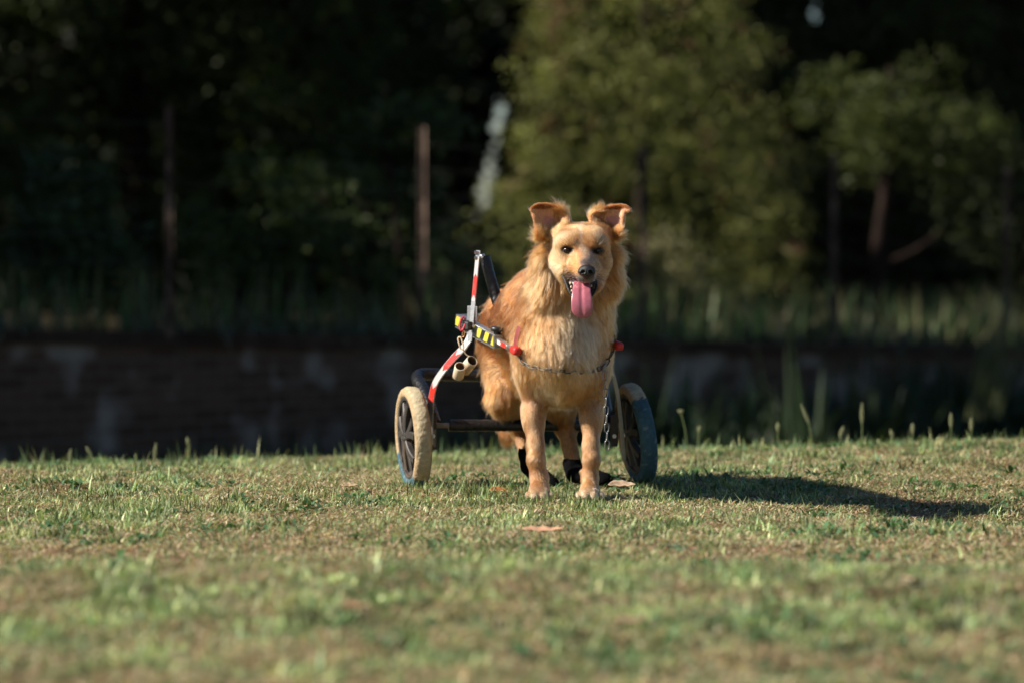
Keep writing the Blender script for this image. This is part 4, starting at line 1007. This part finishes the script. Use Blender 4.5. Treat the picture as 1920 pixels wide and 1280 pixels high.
_s = np.concatenate([np.linspace(0, _L[-1] - .030, nT - 22), _L[-1] - .030 + .030 * np.sin(np.linspace(.06, 1, 22) * np.pi / 2)]); cl_ = np.stack([np.interp(_s, _L, cl_[:, i]) for i in range(3)], 1); s_ = _s / _L[-1]
wd = np.interp(s_, [0, .15, .3, .5, .70, 1], [.020, .023, .0245, .0265, .0305, .0315]) * np.sqrt(np.clip(1 - np.clip((_s - _L[-1] + .030) / .030, 0, 1) ** 2, .004, 1))
m_ = 28; a = np.linspace(0, 2 * np.pi, m_, endpoint=False); V = []; UV = []
T = norm(np.gradient(cl_, axis=0))
for i in range(nT):
    side = np.array([1.0, 0, 0]); fr = norm(np.cross(side, T[i])); fr = fr if fr[1] < 0 or fr[2] > .5 else -fr
    x = np.cos(a) * wd[i]; th = .0050 * min(1, .25 + wd[i] / .022)
    y = np.sin(a) * th + np.where(np.sin(a) > 0, -.0040 * np.exp(-(x / .0030) ** 2) * (1 - s_[i] ** 6) + .004 * (x / max(wd[i], 1e-4)) ** 2 * (1 - s_[i]), 0)
    V.append(cl_[i] + x[:, None] * side + y[:, None] * fr); UV.append(np.stack([x, np.full(m_, s_[i])], 1))
Fc = [(i * m_ + j, i * m_ + (j + 1) % m_, (i + 1) * m_ + (j + 1) % m_, (i + 1) * m_ + j) for i in range(nT - 1) for j in range(m_)]
Fc.append(tuple(range(m_))); Fc.append(tuple((nT - 1) * m_ + j for j in range(m_)))
tongue_m = pbr('tongue', (.40, .12, .15, 1), .27, noise=.12, nscale=60, bump=.16, bscale=700)
tb = tongue_m.node_tree.nodes['Principled BSDF']; tb.inputs['Subsurface Weight'].default_value = .25; tb.inputs['Subsurface Radius'].default_value = (.01, .003, .003)
tb.inputs['Coat Weight'].default_value = .25; tb.inputs['Coat Roughness'].default_value = .2
mb = MB().add(np.vstack(V), Fc, np.vstack(UV)); o = mb.build('tongue', tongue_m); to_local(o, dog)
sub = o.modifiers.new('s', 'SUBSURF'); sub.levels = 1; sub.render_levels = 1
# ------------------------------------------------------------------ boots on the limp hind feet
boot_m = pbr('boot_fabric', (.0025, .0025, .003, 1), .95, spec=.08, bump=.8, bscale=250, noise=.3)
for (a0, a1, a2) in ((P(989, 848, 11.945), P(993, 874, 11.93), P(1032, 908, 11.82)), (P(1073, 868, 11.905), P(1079, 886, 11.895), P(1130, 899, 11.84))):
    f = Field(np.minimum(np.minimum(a0, a1), a2) - .06, np.maximum(np.maximum(a0, a1), a2) + .06, .0028)
    f.add(Cone(a0, a1, .028, .027), .01); f.add(Cone(a1, a2, .027, .025), .012); f.add(Ell(a2 + [0, 0, -.004], (.030, .034, .017)), .015)
    f.add(Cone(a0 + [0, 0, .0], a0 + [.001, 0, -.008], .0295, .029), .004)
    f.cut(Cone(a0 + [0, 0, .04], a0 + [0, 0, -.002], .0235, .0235), .004)
    V, Q = f.mesh(); V = V + (fnoise(V * 60, 3, 2)[:, None] - .5) * .006
    o = mesh_obj('boot', V, Q, boot_m); to_local(o, dog)

# ------------------------------------------------------------------ wheeled cart
def surfY(px, py, default=11.3, off=.012):
    """distance at which the view line meets the dog's skin, less the depth of the coat"""
    for Y in np.arange(11.0, 12.3, .003):
        i = ((P(px, py, Y) - fld.lo) / fld.h).round().astype(int)
        if (i >= 0).all() and (i < fld.n).all() and fld.F[tuple(i)] < 0: return Y - off
    return default
cart = empty('dog_wheelchair', (0.02, 11.8, 0)); tag(cart, 'two wheeled metal dog cart with black foam bars and striped tape, strapped to the dog', 'dog wheelchair')
def C_(o, par=None):
    if par is None: return to_local(o, cart)
    o.parent = par; return o
alu = pbr('aluminium', (.36, .36, .36, 1), .38, metal=.85, noise=.12, nscale=25, dirt=(.28, .24, .20, 1), dscale=18, dthr=.66, bump=.15, bscale=200)
blk = pbr('black_plastic', (.018, .018, .018, 1), .42)
steel = pbr('zinc_bolt', (.55, .54, .5, 1), .3, metal=.95)
foam = pbr('black_foam_tape', (.007, .007, .008, 1), .36, bump=1.0, bscale=110, spec=.5)
redrub = pbr('red_rubber_cap', (.48, .018, .014, 1), .5, bump=.3, bscale=150)
yaw = R(14.5); U = np.array([math.sin(yaw), -math.cos(yaw), 0.0]); Rt = np.array([math.cos(yaw), math.sin(yaw), 0.0])   # forwards, to the right
def tape_mat(name, kind):
    m, N, L, B = new_mat(name); B.inputs['Roughness'].default_value = .35
    uv = N.new('ShaderNodeUVMap'); sp = N.new('ShaderNodeSeparateXYZ'); L.new(uv.outputs[0], sp.inputs[0])
    def M(op, a, b=None, c=None):
        n = N.new('ShaderNodeMath'); n.operation = op
        for i, x in enumerate((a, b, c)):
            if x is None: continue
            if isinstance(x, (int, float)): n.inputs[i].default_value = x
            else: L.new(x, n.inputs[i])
        return n.outputs[0]
    if kind == 'hazard':
        f = M('FRACT', M('DIVIDE', M('ADD', sp.outputs[0], M('MULTIPLY', sp.outputs[1], .9)), .088)); fac = M('GREATER_THAN', f, .52)
        A, Bc = (.56, .44, .05, 1), (.015, .015, .015, 1)
    else:
        v = M('ABSOLUTE', sp.outputs[1]); f = M('FRACT', M('DIVIDE', M('ADD', sp.outputs[0], M('MULTIPLY', v, 1.9)), .130)); fac = M('GREATER_THAN', f, .50)
        A, Bc = (.52, .50, .48, 1), (.66, .025, .015, 1)
    mx = N.new('ShaderNodeMix'); mx.data_type = 'RGBA'; L.new(fac, mx.inputs['Factor']); mx.inputs['A'].default_value = A; mx.inputs['B'].default_value = Bc
    tc = N.new('ShaderNodeTexCoord'); nz = N.new('ShaderNodeTexNoise'); nz.inputs['Scale'].default_value = 40; nz.inputs['Detail'].default_value = 8; L.new(tc.outputs['Object'], nz.inputs['Vector'])
    mr = N.new('ShaderNodeMapRange'); mr.inputs[1].default_value = .60; mr.inputs[2].default_value = .75; mr.inputs[4].default_value = .6; L.new(nz.outputs['Fac'], mr.inputs[0])
    m2 = N.new('ShaderNodeMix'); m2.data_type = 'RGBA'; L.new(mr.outputs[0], m2.inputs['Factor']); L.new(mx.outputs['Result'], m2.inputs['A']); m2.inputs['B'].default_value = (.22, .18, .14, 1)
    L.new(m2.outputs['Result'], B.inputs['Base Color']); return m
haz = tape_mat('hazard_tape', 'hazard'); refl = tape_mat('reflective_tape', 'arrow')

def strip(path, n, w, th, off, matl, name, v0=0.0, u0=0.0, par=None):
    """flat strip whose broad face looks along n"""
    path = np.asarray(path, float) + np.asarray(n) * off; V, Fc, UV = sweep(path, rect(w, th), up=n)
    s = np.array([w / 2, w / 2, -w / 2, -w / 2]); UV = UV.copy(); UV[:, 1] = np.tile(s, len(path)) + v0; UV[:, 0] += u0
    return MB().add(V, Fc, UV).build(name, matl, smooth=False)

RF, RB = P(969, 658, 11.30), P(862, 600, 11.95)                          # left rail, front cap to rear corner
rt = lambda t: RF + (RB - RF) * t
_a = np.linspace(0, 2 * np.pi, 24, endpoint=False)
shift = Rt * .314 + np.array([0, 0, .012])
for side in (0, 1):
    sh = shift * side; out = -Rt if side == 0 else Rt
    ax_r = norm(RB - RF); upv = norm(np.cross(Rt, ax_r)); upv = upv if upv[2] > 0 else -upv
    # outer box rail, open channel under it
    V, Fc, UV = sweep([rt(1.0) + sh, rt(.65) + sh, rt(.31) + sh], rect(.026, .036, .002), up=upv)
    o = MB().add(V, Fc).build('rail', alu, smooth=False, bevel=.0008); C_(o)
    fl_ = strip([rt(.99) + sh, rt(.30) + sh], upv, .032, .003, -.0205, alu, 'rail_flange'); C_(fl_, None)
    hz = strip([rt(.995) + sh, rt(.70) + sh, rt(.318) + sh], out, .030, .0008, .0142, haz, 'hazard_tape'); C_(hz)
    V, Fc, UV = sweep([rt(.36) + sh, rt(.055) + sh], rect(.014, .018, .002), up=upv); o = MB().add(V, Fc).build('slide_bar', alu, smooth=False); C_(o)
    tp = strip([rt(.29) + sh, rt(.12) + sh], out, .013, .0006, .0076, refl, 'reflective_tape', u0=.02); C_(tp)
    # cap
    path = [rt(.060) + sh, rt(.056) + sh, rt(.045) + sh, rt(.0) + sh, rt(-.010) + sh, rt(-.014) + sh]
    V, Fc, UV = sweep(path, np.stack([.0125 * np.sign(np.cos(_a)) * np.abs(np.cos(_a)) ** .7, .0125 * np.sign(np.sin(_a)) * np.abs(np.sin(_a)) ** .7], 1), up=upv, scale=[.80, .95, 1.0, 1.0, .9, .6]); o = MB().add(V, Fc).build('end_cap', redrub); C_(o)
    # bolts next to the cap
    for tt in (.30, .115, .09):
        c = rt(tt) + sh + out * .009; V, Fc, UV = sweep([c, c + out * .006], circ(.0045, 6), up=upv); o = MB().add(V, Fc).build('bolt', steel, smooth=False); C_(o)
        c = c + upv * .006; 
    # knob on top of the rail
    kb = rt(.335) + sh + upv * .018
    V, Fc, UV = sweep([kb, kb + upv * .010, kb + upv * .0101, kb + upv * .021, kb + upv * .023], circ(.02, 20), up=U, scale=[.55, .55, 1, 1, .85]); o = MB().add(V, Fc).build('knob', blk); C_(o)
    # upright bar
    top = P(897, 470, 11.745) + sh; bot = P(881, 640, 11.725) + sh
    nrm = norm(np.array([-.45, -.9, 0.0])) if side == 0 else norm(np.array([.9, -.45, 0]))
    pth = np.array([bot, bot + (top - bot) * .5, top])
    V, Fc, UV = sweep(pth, rect(.0150, .004, .001), up=nrm); o = MB().add(V, Fc).build('upright_bar', alu, smooth=False); C_(o)
    tp = strip(pth[0] + (pth[2] - pth[0]) * np.array([[.44], [.6], [.93]]), nrm, .0120, .0006, .0029, refl, 'reflective_tape', u0=.045); C_(tp)
    for dz in (-.006, -.022):
        c = pth[2] + np.array([0, 0, dz]); V, Fc, UV = sweep([c - Rt * .012 * (1 if side == 0 else -1), c + Rt * .004], circ(.005, 8), up=(0, 0, 1)); o = MB().add(V, Fc).build('bolt', steel, smooth=False); C_(o)
    # joint plate
    pc = P(884, 605, 11.735) + sh; V, Fc, UV = sweep([pc - [0, 0, .025], pc + [.003, 0, .05]], rect(.034, .003, .0008), up=nrm); o = MB().add(V, Fc).build('joint_plate', alu, smooth=False, bevel=.0005); C_(o)
    # side knob (five lobes)
    kc = P(875, 611, 11.70) + sh * (1 if side == 0 else 1) ; kd_ = norm(np.array([-.55, -.82, .05])) if side == 0 else norm(np.array([.8, -.5, 0]))
    if side: kc = rt(.74) + sh + out * .03
    a = np.linspace(0, 2 * np.pi, 30, endpoint=False); pr = np.stack([np.cos(a), np.sin(a)], 1) * (.0165 + .0022 * np.cos(5 * a))[:, None]
    V, Fc, UV = sweep([kc - kd_ * .012, kc - kd_ * .011, kc + kd_ * .009, kc + kd_ * .012], pr, up=(0, 0, 1), scale=[.5, 1, 1, .8]); o = MB().add(V, Fc).build('knob', blk, smooth=False, bevel=.001); C_(o)
# curved side bars
n1 = norm(np.array([-.42, -.88, .18]))
path = spline([P(884, 612, 11.745), P(881, 630, 11.745), P(872, 648, 11.745), P(853, 668, 11.75), P(833, 692, 11.76), P(817, 716, 11.775), P(810, 740, 11.785), P(807, 765, 11.79), P(806, 800, 11.80), P(806, 832, 11.81)], 6)
V, Fc, UV = sweep(path, rect(.022, .0045, .001), up=n1); o = MB().add(V, Fc).build('side_bar', alu, smooth=False); C_(o)
tp = strip(path[10:40], n1, .0175, .0006, .0027, refl, 'reflective_tape', u0=.012); C_(tp)
n2 = norm(np.array([.35, -.9, .1]))
path = spline([P(1140, 660, 11.87), P(1149, 700, 11.88), P(1157, 735, 11.885), P(1163, 780, 11.89), P(1167, 825, 11.895), P(1170, 862, 11.90)], 6)
V, Fc, UV = sweep(path, rect(.013, .005, .001), up=n2); o = MB().add(V, Fc).build('side_bar', pbr('weathered_aluminium', (.34, .29, .20, 1), .5, metal=.3, noise=.3, nscale=20), smooth=False); C_(o)

# foam wrapped tubes: back support, rear hoop, axle bar
def foam_tube(pts, r, name, n=8, amp=.05, seed=0, cap=True):
    path = spline(pts, n); 
    L_ = np.concatenate([[0], np.cumsum(np.linalg.norm(np.diff(path, axis=0), axis=1))]); m_ = max(20, int(L_[-1] / .004)); s = np.linspace(0, L_[-1], m_)
    path = np.stack([np.interp(s, L_, path[:, i]) for i in range(3)], 1)
    V, Fc, UV = sweep(path, circ(r, 24), up=(0.1, 0.2, 1) if abs(norm(path[-1] - path[0])[2]) < .8 else (0, 1, 0))
    c = np.repeat(path, 24, 0); dr = norm(V - c); w = 2 * np.pi * UV[:, 0] / .019 + UV[:, 1] / r * 1.0      # spiral lap of the tape
    V = V + dr * (r * amp * (np.abs((w / (2 * np.pi)) % 1 - .5) * 2 - .5) + r * .10 * (fnoise(V * 120, seed, 2) - .5))[:, None]
    o = MB().add(V, Fc, UV).build(name, foam); C_(o); return o
foam_tube([P(909, 481, 11.77), P(915, 505, 11.765), P(925, 540, 11.76), P(937, 580, 11.75), P(950, 612, 11.74)], .0170, 'padded_support', seed=3)
V, Fc, UV = sweep([P(897, 482, 11.785), P(908, 479, 11.775)], circ(.006, 10)); o = MB().add(V, Fc).build('support_rod', steel); C_(o)
foam_tube([P(816, 795, 11.90), P(806, 762, 11.97), P(794, 730, 12.05), P(783, 712, 12.12), P(786, 703, 12.17), P(806, 701, 12.19), P(850, 703, 12.20), P(920, 704, 12.22), P(1000, 703, 12.25), P(1080, 702, 12.28), P(1118, 703, 12.30), P(1128, 712, 12.29), P(1132, 740, 12.2), P(1140, 790, 12.06)], .0195, 'rear_hoop', n=6, seed=5)
A0, A1 = P(806, 797, 11.86), P(1168, 797, 11.985)
ax_t = lambda px: A0 + (A1 - A0) * ((px - 806) / (1168 - 806))
V, Fc, UV = sweep([A0, A1], circ(.0085, 14)); o = MB().add(V, Fc).build('axle_bar', pbr('dusty_tube', (.45, .35, .26, 1), .6, metal=.2, noise=.3)); C_(o)
foam_tube([ax_t(841), ax_t(960), ax_t(1132)], .0185, 'axle_foam', n=12, seed=9)
# brackets
for (px, Y, py0, py1) in ((812, 11.85, 772, 842), (1152, 11.97, 778, 836)):
    V, Fc, UV = sweep([P(px, py0, Y), P(px, py1, Y)], rect(.022, .030, .002), up=(0, 1, 0)); o = MB().add(V, Fc).build('axle_bracket', pbr('dark_bracket', (.06, .045, .035, 1), .55, metal=.4, noise=.3), smooth=False, bevel=.001); C_(o)
    c = P(px, (py0 + py1) / 2 + 10, Y - .02); V, Fc, UV = sweep([c, c + [0, -.012, 0]], circ(.007, 6), up=(0, 0, 1)); o = MB().add(V, Fc).build('bolt', steel, smooth=False); C_(o)
# rear crossbar of the rails
V, Fc, UV = sweep([rt(1.0) + [0, .012, 0], rt(1.0) + shift + [0, .012, 0]], rect(.024, .034, .003)); o = MB().add(V, Fc).build('crossbar', alu, smooth=False); C_(o)

# ---- wheels
def wheel(c, yaw_, camber, blue, seed):
    w = empty('wheel_hub_group', tuple(c)); 
    Mx = Matrix.Translation(Vector(c)) @ Matrix.Rotation(yaw_, 4, 'Z') @ Matrix.Rotation(-camber, 4, 'Y')
    bpy.data.objects.remove(w)
    # wheel: plastic rim, spokes and hub
    mb = MB()
    V, Fc = lathe([(-.022, .128), (-.023, .1215), (-.0205, .117), (-.014, .1165), (-.010, .101), (.010, .101), (.014, .1165), (.0205, .117), (.023, .1215), (.022, .128)], 72); mb.add(V, Fc)
    for k in range(5):
        for sgn in (-1, 1):
            a0 = 2 * np.pi * k / 5 + .3; a1 = a0 + sgn * .26; ri, ro = .014, .106; m_ = 8; pts = []
            for i in range(m_):
                t = i / (m_ - 1); aa = a0 + (a1 - a0) * t ** 1.2; r_ = ri + (ro - ri) * t; pts.append([-.012 - .008 * np.cos(t * np.pi / 2), r_ * np.cos(aa), r_ * np.sin(aa)])
            pts = np.array(pts); V, Fc, UV = sweep(pts, rect(.021, .020, .003), up=(1, 0, 0), scale=np.linspace(1.0, 1.15, m_)); mb.add(V, Fc)
    V, Fc = lathe([(-.030, .004), (-.030, .017), (-.026, .020), (.026, .020), (.030, .017), (.030, .004)], 28); mb.add(V, Fc)
    rim = mb.build('wheel', pbr('wheel_plastic', (.030, .025, .022, 1), .55, noise=.3, nscale=20, dirt=(.10, .07, .05, 1), dscale=14, dthr=.62, bump=.3, bscale=150), smooth=False)
    rim.matrix_world = Mx; C_(rim); rim.matrix_parent_inverse = Matrix.Translation(-Vector(cart.location))
    a = np.linspace(0, 2 * np.pi, 26, endpoint=False)
    cs = np.sign(np.cos(a)) * np.abs(np.cos(a)) ** .75; sn = np.sign(np.sin(a)) * np.abs(np.sin(a)) ** .85
    prof = np.stack([.0265 * cs, .1395 + .0178 * sn], 1); mt = 220
    V, Fc = lathe(prof, mt); rad = np.sqrt(V[:, 1] ** 2 + V[:, 2] ** 2); ang = np.arctan2(V[:, 2], V[:, 1])
    outw = np.stack([V[:, 0] * 0, V[:, 1] / rad, V[:, 2] / rad], 1)
    nz = fnoise(V * 90, seed, 3) - .5; n_b = fnoise(V * 26, seed + 4, 3)
    cell = vnoise(np.stack([V[:, 0] * 190, ang * 21, V[:, 0] * 0], 1), seed)        # worn tread blocks
    V = V + outw * ((nz * .0022 + (cell > .55) * .0014) * (rad > .145))[:, None]
    tan_ = np.array([.42, .345, .22]); br_ = np.array([.34, .25, .17]); bl_ = np.array([.050, .105, .130])
    col = tan_ * (1 - np.clip((n_b - .45) * 3, 0, 1))[:, None] + np.array([.32, .28, .185]) * np.clip((n_b - .45) * 3, 0, 1)[:, None]
    col = col * (.85 + .3 * fnoise(V * 200, 3, 2))[:, None]
    sidew = (np.abs(V[:, 0]) > .018)[:, None]; col = np.where(sidew, col * [.86, .74, .66], col)
    # blue painted arc; ang measured from the rear (+Y) upwards
    d = np.degrees(ang) % 360; lo, hi = blue; ins = ((d - lo) % 360) < ((hi - lo) % 360)
    jag = fnoise(np.stack([V[:, 0] * 120, ang * 30, V[:, 0] * 0], 1), 6, 2); d2 = (d + (jag - .5) * 9) % 360; ins = ((d2 - lo) % 360) < ((hi - lo) % 360)
    worn = (fnoise(V * 110, 15, 3) > .70) & ins
    col = np.where(ins[:, None], bl_ * (.8 + .4 * n_b)[:, None], col); col = np.where(worn[:, None], col * .5 + np.array([.15, .15, .13]), col)
    ty = MB().add(V, Fc, None, np.concatenate([col, np.ones((len(V), 1))], 1)).build('tyre', pbr('foam_tyre', (1, 1, 1, 1), .85, use_col=True, noise=.18, nscale=70, bump=1.0, bscale=130, spec=.2)); ty.parent = rim
    b = MB(); V, Fc, UV = sweep([[-.038, 0, 0], [-.030, 0, 0]], circ(.0065, 6), up=(0, 0, 1)); b.add(V, Fc); V, Fc, UV = sweep([[-.0305, 0, 0], [.045, 0, 0]], circ(.0045, 10), up=(0, 0, 1)); b.add(V, Fc)
    b = b.build('axle_bolt', steel, smooth=False); b.parent = rim
    return rim
wheel(P(775, 820, 11.85), R(14), R(3), (234, 338), 3)
wheel(P(1193, 812, 12.0), R(13), R(8.5), (133, 300), 11)

# ---- strap loop, carabiner, stirrups hanging from the left rear corner
pinkm = pbr('pink_webbing', (.60, .06, .10, 1), .7, bump=.4, bscale=400)
path = spline([P(870, 594, 11.70), P(864, 600, 11.69), P(862, 614, 11.69), P(866, 620, 11.69), P(871, 610, 11.69), P(872, 597, 11.70)], 6)
V, Fc, UV = sweep(path, rect(.006, .003), up=(0, 1, 0), closed=False); o = MB().add(V, Fc).build('strap_loop', pinkm); C_(o)
def link(c, T, side, Lk, w, r, n=28):
    """one oval chain link: long axis T, lying in the plane of T and side"""
    T = norm(T); side = norm(side - np.dot(side, T) * T); s = Lk / 2 - w / 2; pts = []
    for i in range(n):
        a = 2 * np.pi * i / n; pts.append(c + side * (w / 2 - r) * np.cos(a) + T * ((w / 2 - r) * np.sin(a) + (s if np.sin(a) > 1e-6 else -s if np.sin(a) < -1e-6 else 0)))
    V, Fc, UV = sweep(pts, circ(r, 8), up=np.cross(T, side), closed=True); return V, Fc
cream = pbr('cream_pvc', (.66, .52, .38, 1), .35, noise=.12, nscale=30, dirt=(.42, .28, .16, 1), dscale=25, dthr=.6)
V, Fc = link(P(869, 626, 11.69), np.array([.1, 0, 1]), np.array([1, -.5, 0]), .022, .010, .0016); o = MB().add(V, Fc).build('ring', pbr('brass_ring', (.45, .25, .12, 1), .4, metal=.8)); C_(o)
V, Fc = link(P(864, 643, 11.69), np.array([-.25, 0, 1]), np.array([1, -.3, 0]), .042, .017, .0026); o = MB().add(V, Fc).build('carabiner', cream); C_(o)
def pvc(c, d, Lk, ro, ri):
    d = norm(d); e1 = norm(np.cross(d, [0, 0, 1])); e2 = np.cross(d, e1); a = np.linspace(0, 2 * np.pi, 32, endpoint=False); V = []; Cc = []
    rings = [(-.5, 0.0, 0), (-.5, ro * .85, 0), (-.46, ro, 0), (.46, ro, 0), (.49, ro * .97, 0), (.5, ro * .9, 0), (.5, ri * 1.05, 0), (.48, ri, 1), (.1, ri * .96, 1), (-.2, ri * .9, 1), (-.2, 0.0, 1)]
    for (s, r, k) in rings:
        V.append(c + d * Lk * s + r * (np.cos(a)[:, None] * e1 + np.sin(a)[:, None] * e2)); Cc += [[(.62, .50, .36, 1), (.16, .09, .045, 1)][k]] * 32  # inner rings painted dirt brown so the bore reads as a shaded hollow
    Fc = [(i * 32 + j, i * 32 + (j + 1) % 32, (i + 1) * 32 + (j + 1) % 32, (i + 1) * 32 + j) for i in range(len(rings) - 1) for j in range(32)]
    return np.vstack(V), Fc, np.zeros((len(rings) * 32, 2)), np.array(Cc)
    d = norm(d); u = (0, 1, 0); mb = MB(); V, Fc, UV = sweep([c - d * Lk / 2, c - d * (Lk / 2 - .002), c + d * (Lk / 2 - .003), c + d * (Lk / 2), c + d * (Lk / 2 - .001), c + d * (Lk / 2 - .02)], circ(1, 28), up=u, scale=[ro * .8, ro, ro, ro * .93, ri, ri * .9]); return V, Fc
cup_m = pbr('dirty_pvc_shaded_bore', (1, 1, 1, 1), .4, use_col=True, noise=.15, nscale=30, dirt=(.40, .27, .16, 1), dscale=28, dthr=.62)
mb = MB().add(*pvc(P(878, 685, 11.70), np.array([.45, -.70, .55]), .056, .0185, .0150))
o = mb.build('stirrup_cup', cup_m); C_(o)
o = MB().add(*pvc(P(861, 696, 11.675), np.array([.15, -.74, .66]), .050, .0175, .0140)).build('stirrup_cup', cup_m); C_(o)
V, Fc, UV = sweep(spline([P(868, 655, 11.69), P(874, 664, 11.70), P(881, 668, 11.70)], 4), circ(.0018, 6), up=(0, 1, 0)); o = MB().add(V, Fc).build('cord', cream); C_(o)

# ---- chest chain and its hanging end
chain_m = pbr('shaded_chain_steel', (.085, .08, .075, 1), .42, metal=.7)  # chest links coloured darker than the hanging end, shade put into the steel tone
pts = []
for (x, y) in ((973, 667), (982, 680), (996, 687), (1015, 690), (1035, 694), (1060, 696), (1085, 697), (1108, 695), (1124, 691), (1134, 684), (1141, 673), (1148, 660)):
    pts.append(P(x, y, surfY(x, y, 11.33, .017)))
pts = np.array(pts); pts[:, 1] = np.convolve(np.pad(pts[:, 1], 1, 'edge'), [.25, .5, .25], 'valid'); path = spline(pts, 12)
L_ = np.concatenate([[0], np.cumsum(np.linalg.norm(np.diff(path, axis=0), axis=1))]); pitch = .0212; k = int(L_[-1] / pitch); mb = MB()
for i in range(k + 1):
    s = i * pitch; c = np.array([np.interp(s, L_, path[:, j]) for j in range(3)]); c2 = np.array([np.interp(min(s + .004, L_[-1]), L_, path[:, j]) for j in range(3)]); c1 = np.array([np.interp(max(s - .004, 0), L_, path[:, j]) for j in range(3)])
    T = norm(c2 - c1); sd = np.array([0, -1, .5]) if i % 2 == 0 else np.array([0, .5, 1.0]); V, Fc = link(c, T, sd, .028, .0145, .0019); mb.add(V, Fc)
o = mb.build('chest_chain', chain_m); C_(o)
mb = MB(); yy = 680; i = 0
Y_h = min(surfY(1136, 700, 11.3), 11.26) - .012
while yy < 836:
    c = P(1134 + 5 * (yy - 680) / 156, yy + 8, Y_h - .01 * (i > 0)); sd = np.array([1, .1, 0.0]) if i % 2 else np.array([.15, -1, 0.0])
    V, Fc = link(c, np.array([.02, 0, 1.0]) if i else np.array([.4, 0, 1]), sd, .0295, .0158, .0018); mb.add(V, Fc); yy += 16.2; i += 1
o = mb.build('hanging_chain', pbr('lit_chain_steel', (.22, .215, .21, 1), .32, metal=.9)); C_(o)  # hanging end of the same chain, in the lighter lit tone

# ---- harness straps worn by the dog
strapm = pinkm
def strap(pts, w, th, name, matl, off=.010):
    pp = [P(x, y, surfY(x, y, 11.4, off)) for (x, y) in pts]; pp = np.array(pp); pp[:, 1] = np.convolve(np.pad(pp[:, 1], 1, 'edge'), [.25, .5, .25], 'valid')
    V, Fc, UV = sweep(spline(pp, 5), rect(w, th), up=(0, -1, .1)); o = MB().add(V, Fc).build(name, matl, smooth=False); to_local(o, dog); return o
strap([(973, 612), (970, 624), (967, 638), (966, 652)], .011, .003, 'harness_strap', pbr('faded_pink_webbing', (.70, .22, .22, 1), .8), .03)
strap([(947, 655), (949, 668), (952, 682), (955, 694)], .007, .0025, 'harness_strap', pbr('pink_strap', (.62, .13, .15, 1), .8), .034)
strap([(1143, 612), (1147, 625), (1149, 640), (1147, 656), (1142, 668)], .016, .004, 'harness_strap', pbr('dark_webbing', (.03, .012, .016, 1), .75), .03)
strap([(1150, 620), (1153, 636), (1155, 650)], .006, .004, 'harness_strap', pinkm, .05)
